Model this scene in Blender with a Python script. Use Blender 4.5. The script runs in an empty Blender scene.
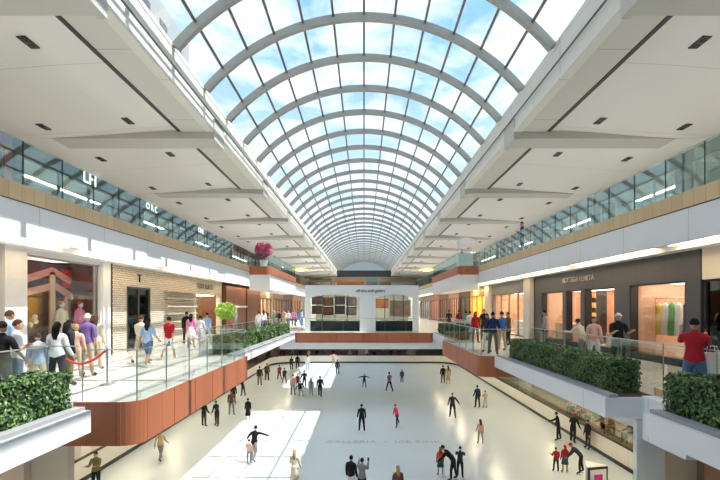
import bpy, bmesh, math, random
from mathutils import Vector, Matrix
random.seed(7)
SC = bpy.context.scene
COL = SC.collection
PI = math.pi
R = math.radians

# ------------------------------------------------------------------ camera
F = 420.0
CZ = 8.0
cam = bpy.data.cameras.new('camera')
co = bpy.data.objects.new('camera', cam)
COL.objects.link(co)
co.location = (0, 0, CZ)
co.rotation_euler = (R(90), 0, 0)
cam.sensor_width = 36
cam.lens = F / 720 * 36
cam.shift_x = -4 / 720
cam.shift_y = 67 / 720
cam.clip_end = 500
SC.camera = co

def ice(px, fy):
    Y = CZ * F / (fy - 307.0)
    return ((px - 364.0) / F * Y, Y)

# ------------------------------------------------------------------ materials
MATS = {}
def nodes(name):
    m = bpy.data.materials.new(name)
    m.use_nodes = True
    nt = m.node_tree
    return m, nt, nt.nodes['Principled BSDF']

def mat(name, col, rough=0.6, metal=0.0, var=0.06, scale=3.0, spec=0.5, emit=None, estr=0.0, coat=0.0):
    if name in MATS: return MATS[name]
    m, nt, b = nodes(name)
    n = nt.nodes.new('ShaderNodeTexNoise'); n.inputs['Scale'].default_value = scale
    n.inputs['Detail'].default_value = 4
    tc = nt.nodes.new('ShaderNodeTexCoord'); nt.links.new(tc.outputs['Object'], n.inputs['Vector'])
    mx = nt.nodes.new('ShaderNodeMix'); mx.data_type = 'RGBA'
    c = list(col) + [1]
    mx.inputs[6].default_value = [max(0, v * (1 - var)) for v in col] + [1]
    mx.inputs[7].default_value = [min(1, v * (1 + var)) for v in col] + [1]
    nt.links.new(n.outputs['Fac'], mx.inputs[0])
    nt.links.new(mx.outputs[2], b.inputs['Base Color'])
    b.inputs['Roughness'].default_value = rough
    b.inputs['Metallic'].default_value = metal
    b.inputs['Specular IOR Level'].default_value = spec
    b.inputs['Coat Weight'].default_value = coat
    if emit:
        b.inputs['Emission Color'].default_value = list(emit) + [1]
        b.inputs['Emission Strength'].default_value = estr
    MATS[name] = m
    return m

def lines(name, col, axis, pitch, width, dark=0.55, rough=0.5, axis2=None, pitch2=1, grain=None, spec=0.5, offset=0.0, var=0.1):
    """painted or veneered surface with thin joints every «pitch» metres along an axis (and a second one)"""
    if name in MATS: return MATS[name]
    m, nt, b = nodes(name)
    N = nt.nodes.new; L = nt.links.new
    tc = N('ShaderNodeTexCoord'); sp = N('ShaderNodeSeparateXYZ'); L(tc.outputs['Object'], sp.inputs[0])
    def joint(ax, p, w):
        a = N('ShaderNodeMath'); a.operation = 'ADD'; a.inputs[1].default_value = 1000 * p + offset; L(sp.outputs[ax], a.inputs[0])
        d = N('ShaderNodeMath'); d.operation = 'DIVIDE'; d.inputs[1].default_value = p; L(a.outputs[0], d.inputs[0])
        f = N('ShaderNodeMath'); f.operation = 'FRACT'; L(d.outputs[0], f.inputs[0])
        g = N('ShaderNodeMath'); g.operation = 'LESS_THAN'; g.inputs[1].default_value = w / p; L(f.outputs[0], g.inputs[0])
        fl = N('ShaderNodeMath'); fl.operation = 'FLOOR'; L(d.outputs[0], fl.inputs[0])
        return g, fl
    g, fl = joint(axis, pitch, width)
    fac = g.outputs[0]
    if axis2 is not None:
        g2, _ = joint(axis2, pitch2, width)
        mxx = N('ShaderNodeMath'); mxx.operation = 'MAXIMUM'; L(g.outputs[0], mxx.inputs[0]); L(g2.outputs[0], mxx.inputs[1])
        fac = mxx.outputs[0]
    wn = N('ShaderNodeTexWhiteNoise'); wn.noise_dimensions = '1D'; L(fl.outputs[0], wn.inputs['W'])
    mp = N('ShaderNodeMapping'); L(tc.outputs['Object'], mp.inputs[0])
    mp.inputs['Scale'].default_value = grain or (3, 3, 3)
    n = N('ShaderNodeTexNoise'); n.inputs['Scale'].default_value = 1; n.inputs['Detail'].default_value = 6; L(mp.outputs[0], n.inputs['Vector'])
    ad = N('ShaderNodeMath'); ad.operation = 'ADD'; L(wn.outputs['Value'], ad.inputs[0]); L(n.outputs['Fac'], ad.inputs[1])
    hv = N('ShaderNodeMath'); hv.operation = 'MULTIPLY'; hv.inputs[1].default_value = 0.5; L(ad.outputs[0], hv.inputs[0])
    mx = N('ShaderNodeMix'); mx.data_type = 'RGBA'; L(hv.outputs[0], mx.inputs[0])
    mx.inputs[6].default_value = [v * (1 - var) for v in col] + [1]
    mx.inputs[7].default_value = [min(1, v * (1 + var)) for v in col] + [1]
    m2 = N('ShaderNodeMix'); m2.data_type = 'RGBA'; L(fac, m2.inputs[0]); L(mx.outputs[2], m2.inputs[6])
    m2.inputs[7].default_value = [v * dark for v in col] + [1]
    L(m2.outputs[2], b.inputs['Base Color'])
    b.inputs['Roughness'].default_value = rough
    b.inputs['Specular IOR Level'].default_value = spec
    MATS[name] = m
    return m

def glass(name, tint, refl=1.0, rough=0.02):
    if name in MATS: return MATS[name]
    m = bpy.data.materials.new(name); m.use_nodes = True
    nt = m.node_tree; nt.nodes.clear(); N = nt.nodes.new; L = nt.links.new
    o = N('ShaderNodeOutputMaterial'); t = N('ShaderNodeBsdfTransparent'); t.inputs[0].default_value = list(tint) + [1]
    g = N('ShaderNodeBsdfGlossy'); g.inputs['Roughness'].default_value = rough; g.inputs[0].default_value = (0.9, 1, 0.97, 1)
    fr = N('ShaderNodeFresnel'); fr.inputs[0].default_value = 1.45
    ml = N('ShaderNodeMath'); ml.operation = 'MULTIPLY'; ml.inputs[1].default_value = refl; L(fr.outputs[0], ml.inputs[0])
    mx = N('ShaderNodeMixShader'); L(ml.outputs[0], mx.inputs[0]); L(t.outputs[0], mx.inputs[1]); L(g.outputs[0], mx.inputs[2])
    L(mx.outputs[0], o.inputs[0])
    MATS[name] = m
    return m

WHITE = mat('white_paint', (0.80, 0.81, 0.82), 0.45, var=0.02)
FASCIA = lines('white_fascia_panels', (0.80, 0.82, 0.86), 1, 3.0, 0.03, 0.75, 0.35, var=0.015)
FASCIAX = lines('white_fascia_panels_cross', (0.80, 0.81, 0.82), 0, 3.0, 0.03, 0.75, 0.35, var=0.015)
BEIGE = mat('beige_plaster', (0.70, 0.66, 0.57), 0.7, var=0.03)
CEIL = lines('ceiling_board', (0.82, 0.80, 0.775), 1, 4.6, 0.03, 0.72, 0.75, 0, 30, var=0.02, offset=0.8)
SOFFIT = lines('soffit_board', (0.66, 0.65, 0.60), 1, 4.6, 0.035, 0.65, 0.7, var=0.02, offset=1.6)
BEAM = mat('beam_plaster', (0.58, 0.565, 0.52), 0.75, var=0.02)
FLOOR2 = lines('pale_stone_floor', (0.66, 0.66, 0.63), 1, 1.2, 0.015, 0.75, 0.22, 0, 1.2, var=0.05)
FLOOR1 = mat('lower_floor_stone', (0.48, 0.42, 0.35), 0.45, var=0.12)
WOOD = lines('red_brown_veneer', (0.41, 0.135, 0.065), 1, 0.62, 0.014, 0.5, 0.42, grain=(6, 6, 0.8), var=0.16, offset=0.2)
WOODX = lines('red_brown_veneer_cross', (0.41, 0.135, 0.065), 0, 0.62, 0.014, 0.5, 0.42, grain=(6, 6, 0.8), var=0.16, offset=0.2)
TAN = lines('tan_veneer', (0.66, 0.49, 0.28), 1, 0.42, 0.02, 0.7, 0.5, grain=(8, 8, 1), var=0.13)
DARKWOOD = lines('dark_walnut', (0.22, 0.075, 0.035), 1, 1.0, 0.02, 0.5, 0.4, grain=(6, 6, 0.8), var=0.2)
GREY = lines('charcoal_panels', (0.085, 0.088, 0.098), 1, 1.55, 0.02, 0.5, 0.4, var=0.08)
MARBLE = mat('pale_marble', (0.72, 0.71, 0.69), 0.3, var=0.14, scale=2.2)
BLACK = mat('black_metal', (0.02, 0.02, 0.022), 0.4, var=0.1)
STEEL = mat('brushed_steel', (0.45, 0.46, 0.46), 0.32, 0.9, var=0.06)
RIB = mat('painted_rib_steel', (0.37, 0.365, 0.33), 0.5, var=0.04)
MULL = mat('painted_mullion_steel', (0.15, 0.15, 0.14), 0.5, var=0.04)
GLASS = glass('rail_glass', (0.965, 0.985, 0.978), 0.35)
GLASS3 = glass('upper_rail_glass', (0.87, 0.93, 0.915), 0.28)
SHOPG = glass('shop_glass', (0.96, 0.97, 0.97), 0.16)
VGLASS = glass('vault_glass', (0.95, 0.975, 0.985), 0.06)
BENCH = mat('stands_brown', (0.30, 0.22, 0.16), 0.6, var=0.2)
BOARD = lines('rink_board_white', (0.72, 0.71, 0.66), 1, 2.4, 0.02, 0.7, 0.35, 0, 60, var=0.03)
TREAD = mat('dark_opening', (0.035, 0.033, 0.035), 0.6, var=0.3)
COVE = mat('warm_cove_lamp', (1, 0.85, 0.6), 0.5, emit=(1, 0.72, 0.42), estr=6.0)
LAMP = mat('white_lamp', (1, 1, 1), 0.5, emit=(1, 0.93, 0.8), estr=14.0)
GOLD = mat('gold_lamp', (0.8, 0.6, 0.15), 0.35, 0.5, emit=(1, 0.75, 0.22), estr=0.9)
SHOPLAMP = mat('shop_ceiling_lamp', (1, 0.9, 0.75), 0.5, emit=(1, 0.84, 0.66), estr=4.5)

def ice_mat():
    m, nt, b = nodes('rink_ice'); N = nt.nodes.new; L = nt.links.new
    tc = N('ShaderNodeTexCoord')
    n = N('ShaderNodeTexNoise'); n.inputs['Scale'].default_value = 0.25; n.inputs['Detail'].default_value = 8; L(tc.outputs['Object'], n.inputs['Vector'])
    r = N('ShaderNodeValToRGB'); L(n.outputs['Fac'], r.inputs[0])
    r.color_ramp.elements[0].color = (0.52, 0.62, 0.68, 1); r.color_ramp.elements[1].color = (0.60, 0.69, 0.74, 1)
    L(r.outputs[0], b.inputs['Base Color'])
    n2 = N('ShaderNodeTexNoise'); n2.inputs['Scale'].default_value = 14; n2.inputs['Detail'].default_value = 6; L(tc.outputs['Object'], n2.inputs['Vector'])
    mr = N('ShaderNodeMapRange'); mr.inputs['To Min'].default_value = 0.12; mr.inputs['To Max'].default_value = 0.32; L(n2.outputs['Fac'], mr.inputs[0]); L(mr.outputs[0], b.inputs['Roughness'])
    b.inputs['IOR'].default_value = 1.31
    MATS['rink_ice'] = m
    return m
ICE = ice_mat()

def tile_mat():
    m, nt, b = nodes('relief_tile_wall'); N = nt.nodes.new; L = nt.links.new
    tc = N('ShaderNodeTexCoord'); mp = N('ShaderNodeMapping'); L(tc.outputs['Object'], mp.inputs[0])
    mp.inputs['Rotation'].default_value = (0, R(90), R(90))
    sp = N('ShaderNodeSeparateXYZ'); L(tc.outputs['Object'], sp.inputs[0])
    cb = N('ShaderNodeCombineXYZ'); L(sp.outputs[1], cb.inputs[0]); L(sp.outputs[2], cb.inputs[1])
    br = N('ShaderNodeTexBrick'); L(cb.outputs[0], br.inputs['Vector'])
    br.inputs['Scale'].default_value = 2.6
    br.inputs['Color1'].default_value = (0.74, 0.67, 0.56, 1); br.inputs['Color2'].default_value = (0.62, 0.54, 0.43, 1)
    br.inputs['Mortar'].default_value = (0.30, 0.25, 0.20, 1); br.inputs['Mortar Size'].default_value = 0.03
    L(br.outputs['Color'], b.inputs['Base Color']); b.inputs['Roughness'].default_value = 0.6
    bp = N('ShaderNodeBump'); bp.inputs['Distance'].default_value = 0.08; L(br.outputs['Fac'], bp.inputs['Height']); bp.invert = True
    L(bp.outputs[0], b.inputs['Normal'])
    return m
TILE = tile_mat()

def leaf_mat():
    m, nt, b = nodes('boxwood_leaf'); N = nt.nodes.new; L = nt.links.new
    g = N('ShaderNodeNewGeometry'); wn = N('ShaderNodeValToRGB'); L(g.outputs['Random Per Island'], wn.inputs[0])
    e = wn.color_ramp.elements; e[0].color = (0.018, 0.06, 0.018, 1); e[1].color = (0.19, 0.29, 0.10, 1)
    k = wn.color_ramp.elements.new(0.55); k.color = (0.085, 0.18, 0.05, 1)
    L(wn.outputs[0], b.inputs['Base Color']); b.inputs['Roughness'].default_value = 0.45
    return m
LEAF = leaf_mat()
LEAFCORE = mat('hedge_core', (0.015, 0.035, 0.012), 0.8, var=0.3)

def cloth(c):
    key = 'cloth_%d_%d_%d' % tuple(int(v * 255) for v in c)
    return mat(key, c, 0.85, var=0.12, scale=9, spec=0.2)

# ------------------------------------------------------------------ mesh builder
class MB:
    def __init__(s): s.v = []; s.f = []; s.m = []
    def add(s, vs, fs, mi=0):
        o = len(s.v); s.v += [tuple(v) for v in vs]
        for f in fs: s.f.append([i + o for i in f]); s.m.append(mi)
        return s
    def box(s, x0, x1, y0, y1, z0, z1, mi=0):
        if x0 > x1: x0, x1 = x1, x0
        vs = [(x, y, z) for z in (z0, z1) for y in (y0, y1) for x in (x0, x1)]
        return s.add(vs, [(0, 2, 3, 1), (4, 5, 7, 6), (0, 1, 5, 4), (2, 6, 7, 3), (1, 3, 7, 5), (0, 4, 6, 2)], mi)
    def prism(s, pts, y0, y1, mi=0):          # pts in XZ, extruded along Y
        n = len(pts)
        vs = [(x, y0, z) for x, z in pts] + [(x, y1, z) for x, z in pts]
        fs = [tuple(range(n)), tuple(range(2 * n - 1, n - 1, -1))] + [(i, i + n, (i + 1) % n + n, (i + 1) % n) for i in range(n)]
        return s.add(vs, fs, mi)
    def slab(s, pts, z0, z1, mi=0):           # pts in XY, extruded along Z
        n = len(pts)
        vs = [(x, y, z0) for x, y in pts] + [(x, y, z1) for x, y in pts]
        fs = [tuple(range(n - 1, -1, -1)), tuple(range(n, 2 * n))] + [(i, (i + 1) % n, (i + 1) % n + n, i + n) for i in range(n)]
        return s.add(vs, fs, mi)
    def tube(s, path, r, n=8, mi=0):
        path = [Vector(p) for p in path]
        rs = r if isinstance(r, (list, tuple)) else [r] * len(path)
        rings = []; up = Vector((0.123, 0.31, 0.95))
        for i, p in enumerate(path):
            d = (path[min(i + 1, len(path) - 1)] - path[max(i - 1, 0)]).normalized()
            a = d.cross(up if abs(d.dot(up)) < 0.95 else Vector((1, 0, 0))).normalized(); b = d.cross(a)
            rings.append([p + (a * math.cos(t * 2 * PI / n) + b * math.sin(t * 2 * PI / n)) * rs[i] for t in range(n)])
        vs = [v for rg in rings for v in rg]; fs = []
        for i in range(len(rings) - 1):
            for t in range(n):
                fs.append((i * n + t, i * n + (t + 1) % n, (i + 1) * n + (t + 1) % n, (i + 1) * n + t))
        fs.append(tuple(range(n - 1, -1, -1))); fs.append(tuple(range((len(rings) - 1) * n, len(rings) * n)))
        return s.add(vs, fs, mi)
    def lathe(s, c, prof, n=16, mi=0, sx=1, sy=1):   # prof [(r,z)]
        vs = [(c[0] + sx * r * math.cos(t * 2 * PI / n), c[1] + sy * r * math.sin(t * 2 * PI / n), c[2] + z) for r, z in prof for t in range(n)]
        fs = [(i * n + t, i * n + (t + 1) % n, (i + 1) * n + (t + 1) % n, (i + 1) * n + t) for i in range(len(prof) - 1) for t in range(n)]
        fs += [tuple(range(n - 1, -1, -1)), tuple(range((len(prof) - 1) * n, len(prof) * n))]
        return s.add(vs, fs, mi)
    def ball(s, c, rx, ry, rz, n=10, k=7, mi=0, Mx=None):
        vs = []; fs = []
        for i in range(k + 1):
            ph = PI * i / k
            for t in range(n):
                a = 2 * PI * t / n
                vs.append(Vector((rx * math.sin(ph) * math.cos(a), ry * math.sin(ph) * math.sin(a), rz * math.cos(ph))))
        if Mx: vs = [Mx @ v for v in vs]
        vs = [v + Vector(c) for v in vs]
        for i in range(k):
            for t in range(n):
                fs.append((i * n + t, (i + 1) * n + t, (i + 1) * n + (t + 1) % n, i * n + (t + 1) % n))
        return s.add(vs, fs, mi)
    def mesh(s, name, mats):
        me = bpy.data.meshes.new(name); me.from_pydata(s.v, [], s.f)
        for m in (mats if isinstance(mats, (list, tuple)) else [mats]): me.materials.append(m)
        me.polygons.foreach_set('material_index', s.m); me.update()
        bm = bmesh.new(); bm.from_mesh(me); bmesh.ops.remove_doubles(bm, verts=bm.verts, dist=1e-5) if len(s.v) < 3000 else None
        bmesh.ops.recalc_face_normals(bm, faces=bm.faces); bm.to_mesh(me); bm.free()
        return me
    def build(s, name, mats, parent=None, smooth=False, bevel=0):
        o = bpy.data.objects.new(name, s.mesh(name, mats)); COL.objects.link(o)
        if parent: o.parent = parent
        if smooth:
            for p in o.data.polygons: p.use_smooth = True
        if bevel:
            b = o.modifiers.new('bevel', 'BEVEL'); b.width = bevel; b.segments = 2; b.limit_method = 'ANGLE'
        return o

def tag(o, label=None, cat=None, group=None, kind=None):
    if label: o['label'] = label
    if cat: o['category'] = cat
    if group: o['group'] = group
    if kind: o['kind'] = kind
    return o
def empty(name, loc=(0, 0, 0), rz=0, **k):
    o = bpy.data.objects.new(name, None); COL.objects.link(o); o.location = loc; o.rotation_euler = (0, 0, rz)
    o.empty_display_size = 0.2
    return tag(o, **k)
def struct(name, mb, m, label=None, bevel=0, parent=None):
    o = mb.build(name, m, parent, bevel=bevel)
    if not parent: tag(o, label, None, None, 'structure')
    return o
def dup(root, loc=None, rz=None, label=None, group=None):
    def cp(o, par):
        c = o.copy(); COL.objects.link(c); c.parent = par
        for ch in o.children: cp(ch, c)
        return c
    r = cp(root, None)
    if loc is not None: r.location = loc
    if rz is not None: r.rotation_euler = (0, 0, rz)
    if label: r['label'] = label
    if group: r['group'] = group
    return r
def text(s, loc, rot, size, m, name='sign_lettering', parent=None, extrude=0.008, spacing=1.0, align='CENTER', sx=1):
    c = bpy.data.curves.new(name, 'FONT'); c.body = s; c.size = size; c.extrude = extrude; c.align_x = align; c.align_y = 'CENTER'
    c.space_character = spacing; c.materials.append(m)
    o = bpy.data.objects.new(name, c); COL.objects.link(o); o.location = loc; o.rotation_euler = rot; o.scale = (sx, 1, 1)
    dg = bpy.context.evaluated_depsgraph_get(); me = bpy.data.meshes.new_from_object(o.evaluated_get(dg))
    o2 = bpy.data.objects.new(name, me); o2.location = o.location; o2.rotation_euler = o.rotation_euler; o2.scale = o.scale
    bpy.data.objects.remove(o); o = o2; COL.objects.link(o)
    if parent: o.parent = parent
    return o
ROT_L = (R(90), 0, R(90)); ROT_R = (R(90), 0, R(-90)); ROT_F = (R(90), 0, 0)

# ------------------------------------------------------------------ people
SKIN = {'l': (0.62, 0.40, 0.29), 'm': (0.42, 0.24, 0.15), 'd': (0.16, 0.085, 0.055)}
POSES = {
 'stand': dict(), 'stand2': dict(leg=((4, 3, 5), (-3, 2, 6)), arm=((10, 8, 20), (-4, 8, 12))),
 'walk': dict(leg=((26, 10, 2), (-18, 22, 2)), arm=((-22, 6, 12), (24, 6, 25))),
 'walk2': dict(leg=((-16, 25, 2), (22, 8, 2)), arm=((22, 6, 25), (-20, 6, 10))),
 'glide': dict(lean=16, leg=((24, 28, 4), (-30, 12, 14)), arm=((30, 22, 35), (-25, 26, 25))),
 'glide2': dict(lean=12, leg=((-24, 14, 14), (18, 25, 4)), arm=((-20, 24, 30), (28, 20, 30))),
 'armsout': dict(lean=6, leg=((10, 12, 8), (-6, 12, 8)), arm=((8, 78, 5), (8, 74, 8))),
 'point': dict(lean=14, leg=((14, 22, 6), (-22, 20, 10)), arm=((10, 40, 30), (15, 82, 0))),
 'reach': dict(lean=14, leg=((10, 12, 8), (-8, 8, 8)), arm=((40, 35, 10), (10, 12, 15))),
 'bend': dict(lean=48, leg=((12, 12, 8), (-6, 6, 8)), arm=((34, 6, 14), (22, 6, 20))),
 'phone': dict(leg=((2, 2, 5), (-3, 2, 5)), arm=((62, 5, 80), (50, 5, 88))),
 'lean': dict(lean=22, leg=((4, 2, 4), (-10, 4, 5)), arm=((45, 10, 50), (45, 10, 50))),
 'fold': dict(arm=((28, 6, 80), (24, 6, 84)), leg=((2, 0, 4), (0, 0, 4))),
 'hold': dict(leg=((3, 2, 6), (-2, 2, 5)), arm=((10, 8, 85), (6, 10, 30))),
 'sit': dict(lean=6, leg=((86, 86, 8), (84, 84, 6)), arm=((28, 8, 45), (28, 8, 45))),
 'wall': dict(lean=10, leg=((6, 6, 4), (-6, 4, 6)), arm=((55, 12, 25), (8, 8, 15))),
}
HAIR = {'k': (0.012, 0.010, 0.010), 'b': (0.07, 0.032, 0.017), 'g': (0.35, 0.33, 0.31), 'y': (0.42, 0.26, 0.11), 'r': (0.45, 0.06, 0.03), 'w': (0.75, 0.74, 0.72), 'rd': (0.5, 0.02, 0.02)}

def seg_d(p, a, b):
    ab = b - a; t = max(0, min(1, (p - a).dot(ab) / max(ab.length_squared, 1e-9)))
    return (p - a - ab * t).length

def person(label, loc, yaw, h=1.7, pose='stand', top=(0.05, 0.05, 0.06), bot=(0.03, 0.03, 0.035), skin='m', hair='k', style='short',
           sleeve=True, legs='long', shoe=(0.05, 0.05, 0.05), skate=False, group=None, fem=False, cat='person', name='person', over=None):
    s = h / 1.75
    P = POSES[pose]; lean = R(P.get('lean', 0)); LG = P.get('leg', ((0, 0, 4), (0, 0, 4))); AR = P.get('arm', ((4, 7, 12), (4, 7, 12)))
    pel = Vector((0, 0, 0.95))
    def T(x, y, z):   # torso point relative to pelvis, leaned
        return pel + Vector((x, y * math.cos(lean) + z * math.sin(lean), z * math.cos(lean) - y * math.sin(lean)))
    sw = 0.165 if fem else 0.185; w = 0.92 if fem else 1.0
    J = {'pel': pel, 'sp': T(0, 0, 0.17), 'ch': T(0, 0.0, 0.36), 'nb': T(0, -0.01, 0.50), 'nk': T(0, 0.0, 0.575)}
    rad = {'pel': (0.135, 0.11), 'sp': (0.125 * w, 0.10), 'ch': (0.145 * w, 0.112), 'nb': (0.075, 0.06), 'nk': (0.052, 0.052)}
    E = [('pel', 'sp'), ('sp', 'ch'), ('ch', 'nb'), ('nb', 'nk')]
    for i, sg in ((0, -1), (1, 1)):
        f, kn, sd = LG[i]; f = R(f); kn = R(kn); sd = R(sd)
        hip = pel + Vector((sg * 0.095, 0, -0.05)); d = Vector((sg * math.sin(sd), math.sin(f) * math.cos(sd), -math.cos(f) * math.cos(sd)))
        d2 = Vector((sg * math.sin(sd) * .6, math.sin(f - kn), -math.cos(f - kn))).normalized()
        knee = hip + d * 0.42; ank = knee + d2 * 0.41
        fa = max(-0.5, min(0.35, (f - kn) * .5)); toe = ank + Vector((sg * 0.03, 0.15 * math.cos(fa), 0.15 * math.sin(fa) - 0.045)); heel = ank + Vector((0, -0.03, -0.05))
        k = 'LR'[i]
        J.update({'hip' + k: hip, 'kn' + k: knee, 'an' + k: ank, 'to' + k: toe})
        J['mt' + k] = hip.lerp(knee, .4)
        rad.update({'hip' + k: (0.098, 0.098), 'mt' + k: (0.082, 0.085), 'kn' + k: (0.056, 0.058), 'an' + k: (0.040, 0.042), 'to' + k: (0.038, 0.03)})
        J['cf' + k] = knee.lerp(ank, .35); rad['cf' + k] = (0.054, 0.056)
        E += [('pel', 'hip' + k), ('hip' + k, 'mt' + k), ('mt' + k, 'kn' + k), ('kn' + k, 'cf' + k), ('cf' + k, 'an' + k), ('an' + k, 'to' + k)]
    hands = {}
    for i, sg in ((0, -1), (1, 1)):
        f, sd, el = [R(a) for a in AR[i]]
        sh = T(sg * sw, 0, 0.455)
        d = Vector((sg * math.sin(sd), math.sin(f) * math.cos(sd), -math.cos(f) * math.cos(sd)))
        g = f + el; sd2 = sd * (0.9 if el < 0.6 else 0.2)
        d2 = Vector((sg * math.sin(sd2) * (1 if el < 1 else -1), math.sin(g) * math.cos(sd2), -math.cos(g) * math.cos(sd2)))
        elb = sh + d * 0.29; wr = elb + d2 * 0.25; hd = wr + d2 * 0.09
        k = 'LR'[i]
        J.update({'sh' + k: sh, 'el' + k: elb, 'wr' + k: wr, 'hd' + k: hd})
        rad.update({'sh' + k: (0.062, 0.062), 'el' + k: (0.043, 0.043), 'wr' + k: (0.028, 0.03), 'hd' + k: (0.036, 0.022)})
        E += [('ch', 'sh' + k), ('sh' + k, 'el' + k), ('el' + k, 'wr' + k), ('wr' + k, 'hd' + k)]
        hands[k] = (hd, d2, sg)
    zmin = min(min(J['anL'].z, J['anR'].z) - 0.088, min(J['toL'].z, J['toR'].z) - .035)
    off = Vector((0, 0, -zmin + (0.05 if skate else 0)))
    if pose == 'sit': off = Vector((0, 0, 0.55 - 0.95))
    for k in J: J[k] = (J[k] + off) * s
    keys = list(J); idx = {k: i for i, k in enumerate(keys)}
    me = bpy.data.meshes.new('tmp'); me.from_pydata([J[k] for k in keys], [(idx[a], idx[b]) for a, b in E], [])
    ob = bpy.data.objects.new('tmp', me); COL.objects.link(ob)
    md = ob.modifiers.new('s', 'SKIN'); md.use_smooth_shade = True
    for k in keys:
        sv = me.skin_vertices[0].data[idx[k]]; sv.radius = (rad[k][0] * s, rad[k][1] * s); sv.use_root = (k == 'pel')
    sb = ob.modifiers.new('u', 'SUBSURF'); sb.levels = 1; sb.render_levels = 1
    dg = bpy.context.evaluated_depsgraph_get(); ev = ob.evaluated_get(dg)
    bmesh_ = bpy.data.meshes.new_from_object(ev)
    bpy.data.objects.remove(ob); bpy.data.meshes.remove(me)
    V = [v.co.copy() for v in bmesh_.vertices]; NN = [v.normal.copy() for v in bmesh_.vertices]
    FS = [list(p.vertices) for p in bmesh_.polygons]
    segs = [(a, b) for a, b in E]
    def region(a, b):
        for k in ('pel', 'sp', 'ch'):
            pass
        q = b[:-1] if b not in ('sp', 'ch', 'nb', 'nk') else b
        return {'sp': 'belly', 'ch': 'torso', 'nb': 'torso', 'nk': 'neck', 'hip': 'pelvis', 'mt': 'thigh', 'kn': 'thigh', 'cf': 'shin', 'an': 'shin', 'to': 'foot', 'sh': 'torso', 'el': 'uarm', 'wr': 'farm', 'hd': 'hand'}[q] + ('|' + b[-1] if q != b else '')
    tags = []
    for fc in FS:
        c = sum((V[i] for i in fc), Vector()) / len(fc)
        best = min(segs, key=lambda e: seg_d(c, J[e[0]], J[e[1]]) / (0.5 * (rad[e[0]][0] + rad[e[1]][0])))
        tg = region(*best)
        if tg.startswith('pelvis') and c.z > J['pel'].z - .035 * s: tg = 'hem'
        tags.append(tg)
    B = MB(); B.add(V, FS)
    # head: skull, jaw, nose, ears, eyes, mouth
    nk = J['nk']; hl = lean * 0.55; hc = nk + Vector((0, 0.02 + 0.1 * math.sin(hl), 0.115 * math.cos(hl))) * s
    HM = Matrix.Rotation(-hl, 4, 'X')
    def hp(x, y, z): return hc + (HM @ Vector((x, y, z))) * s
    B.ball(hc, 0.074 * s, 0.092 * s, 0.112 * s, 12, 9, 0, HM.to_3x3())
    B.ball(hp(0, 0.035, -0.065), 0.05 * s, 0.055 * s, 0.05 * s, 10, 6, 0, HM.to_3x3())
    B.ball(hp(0, 0.098, -0.012), 0.012 * s, 0.018 * s, 0.024 * s, 6, 4)
    for sg in (-1, 1):
        B.ball(hp(sg * 0.075, 0.0, -0.01), 0.010 * s, 0.02 * s, 0.032 * s, 6, 4)
        B.ball(hp(sg * 0.03, 0.082, 0.012), 0.012 * s, 0.007 * s, 0.008 * s, 6, 4, 1)
    B.ball(hp(0, 0.086, -0.055), 0.024 * s, 0.008 * s, 0.008 * s, 6, 4, 2)
    # fingers and thumbs
    for k, (hd, d2, sg) in hands.items():
        hd = J['hd' + k]; side = Vector((0, 1, 0)) if abs(d2.y) < 0.7 else Vector((1, 0, 0)) * sg
        side = (side - d2 * side.dot(d2)).normalized(); inn = d2.cross(side).normalized() * (1 if True else 1)
        if inn.x * sg > 0: inn = -inn
        for q, L in enumerate((0.072, 0.082, 0.077, 0.06)):
            a = hd + side * (0.03 - q * 0.02) * s
            p1 = a + d2 * L * .55 * s; p2 = p1 + (d2 * .8 + inn * .6).normalized() * L * .5 * s
            B.tube([a, p1, p2], [0.0095 * s, 0.009 * s, 0.006 * s], 5)
        a = hd - d2 * 0.04 * s + side * 0.03 * s
        B.tube([a, a + (side * .7 + d2 * .6) * 0.035 * s, a + (side * .6 + d2 * 1.2 + inn * .3) * 0.05 * s], [0.012 * s, 0.011 * s, 0.008 * s], 5)
    root = empty(name, loc, yaw, label=label, cat=cat, group=group)
    sk = mat('skin_' + skin, SKIN[skin], 0.55, var=0.05)
    if name == 'mannequin': sk = mat('mannequin_white', (0.7, 0.68, 0.65), 0.4)
    hm = cloth(HAIR[hair]) if hair in HAIR else cloth(hair)
    B.build('body', [sk, mat('eye_dark', (0.02, 0.015, 0.01), 0.3), mat('lip', (0.35, 0.12, 0.10), 0.5)], root, smooth=True)
    def shell(nm, test, offd, m):
        fs = [f for f, t in zip(FS, tags) if test(t)]
        if not fs: return
        used = sorted({i for f in fs for i in f}); mp = {u: i for i, u in enumerate(used)}
        b = MB(); b.add([V[u] + NN[u] * offd * s for u in used], [[mp[i] for i in f] for f in fs])
        return b.build(nm, m, root, smooth=True)
    tm, bmm = cloth(top), cloth(bot)
    shell('jacket' if over else 'shirt', lambda t: t.split('|')[0] in (('torso', 'belly', 'uarm', 'farm', 'hem') if sleeve else ('torso', 'belly', 'hem', 'uarm')), 0.020 if over else 0.016, tm)
    if legs in ('long', 'short'):
        shell('trousers' if legs == 'long' else 'shorts', lambda t: t.split('|')[0] in (('pelvis', 'thigh', 'shin') if legs == 'long' else ('pelvis', 'thigh')), 0.012, bmm)
    else:
        shell('leggings', lambda t: t.split('|')[0] in ('pelvis',), 0.010, bmm)
        L = {'skirt': 0.42, 'mini': 0.30, 'coat': 0.55, 'dress': 0.62}[legs]
        b = MB(); p = J['pel']; q = (J['knL'] + J['knR']) / 2
        prof = [(0.15, 0.12), (0.165, 0.0), (0.19, -L * .5), (0.23, -L), (0.215, -L), (0.15, 0.0)]
        b.lathe(p, [(r_ * s, z * s) for r_, z in prof], 14, sx=1.0, sy=0.85)
        b.build('skirt' if legs != 'coat' else 'coat_tail', tm if legs in ('coat', 'dress') else bmm, root, smooth=True)
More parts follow.
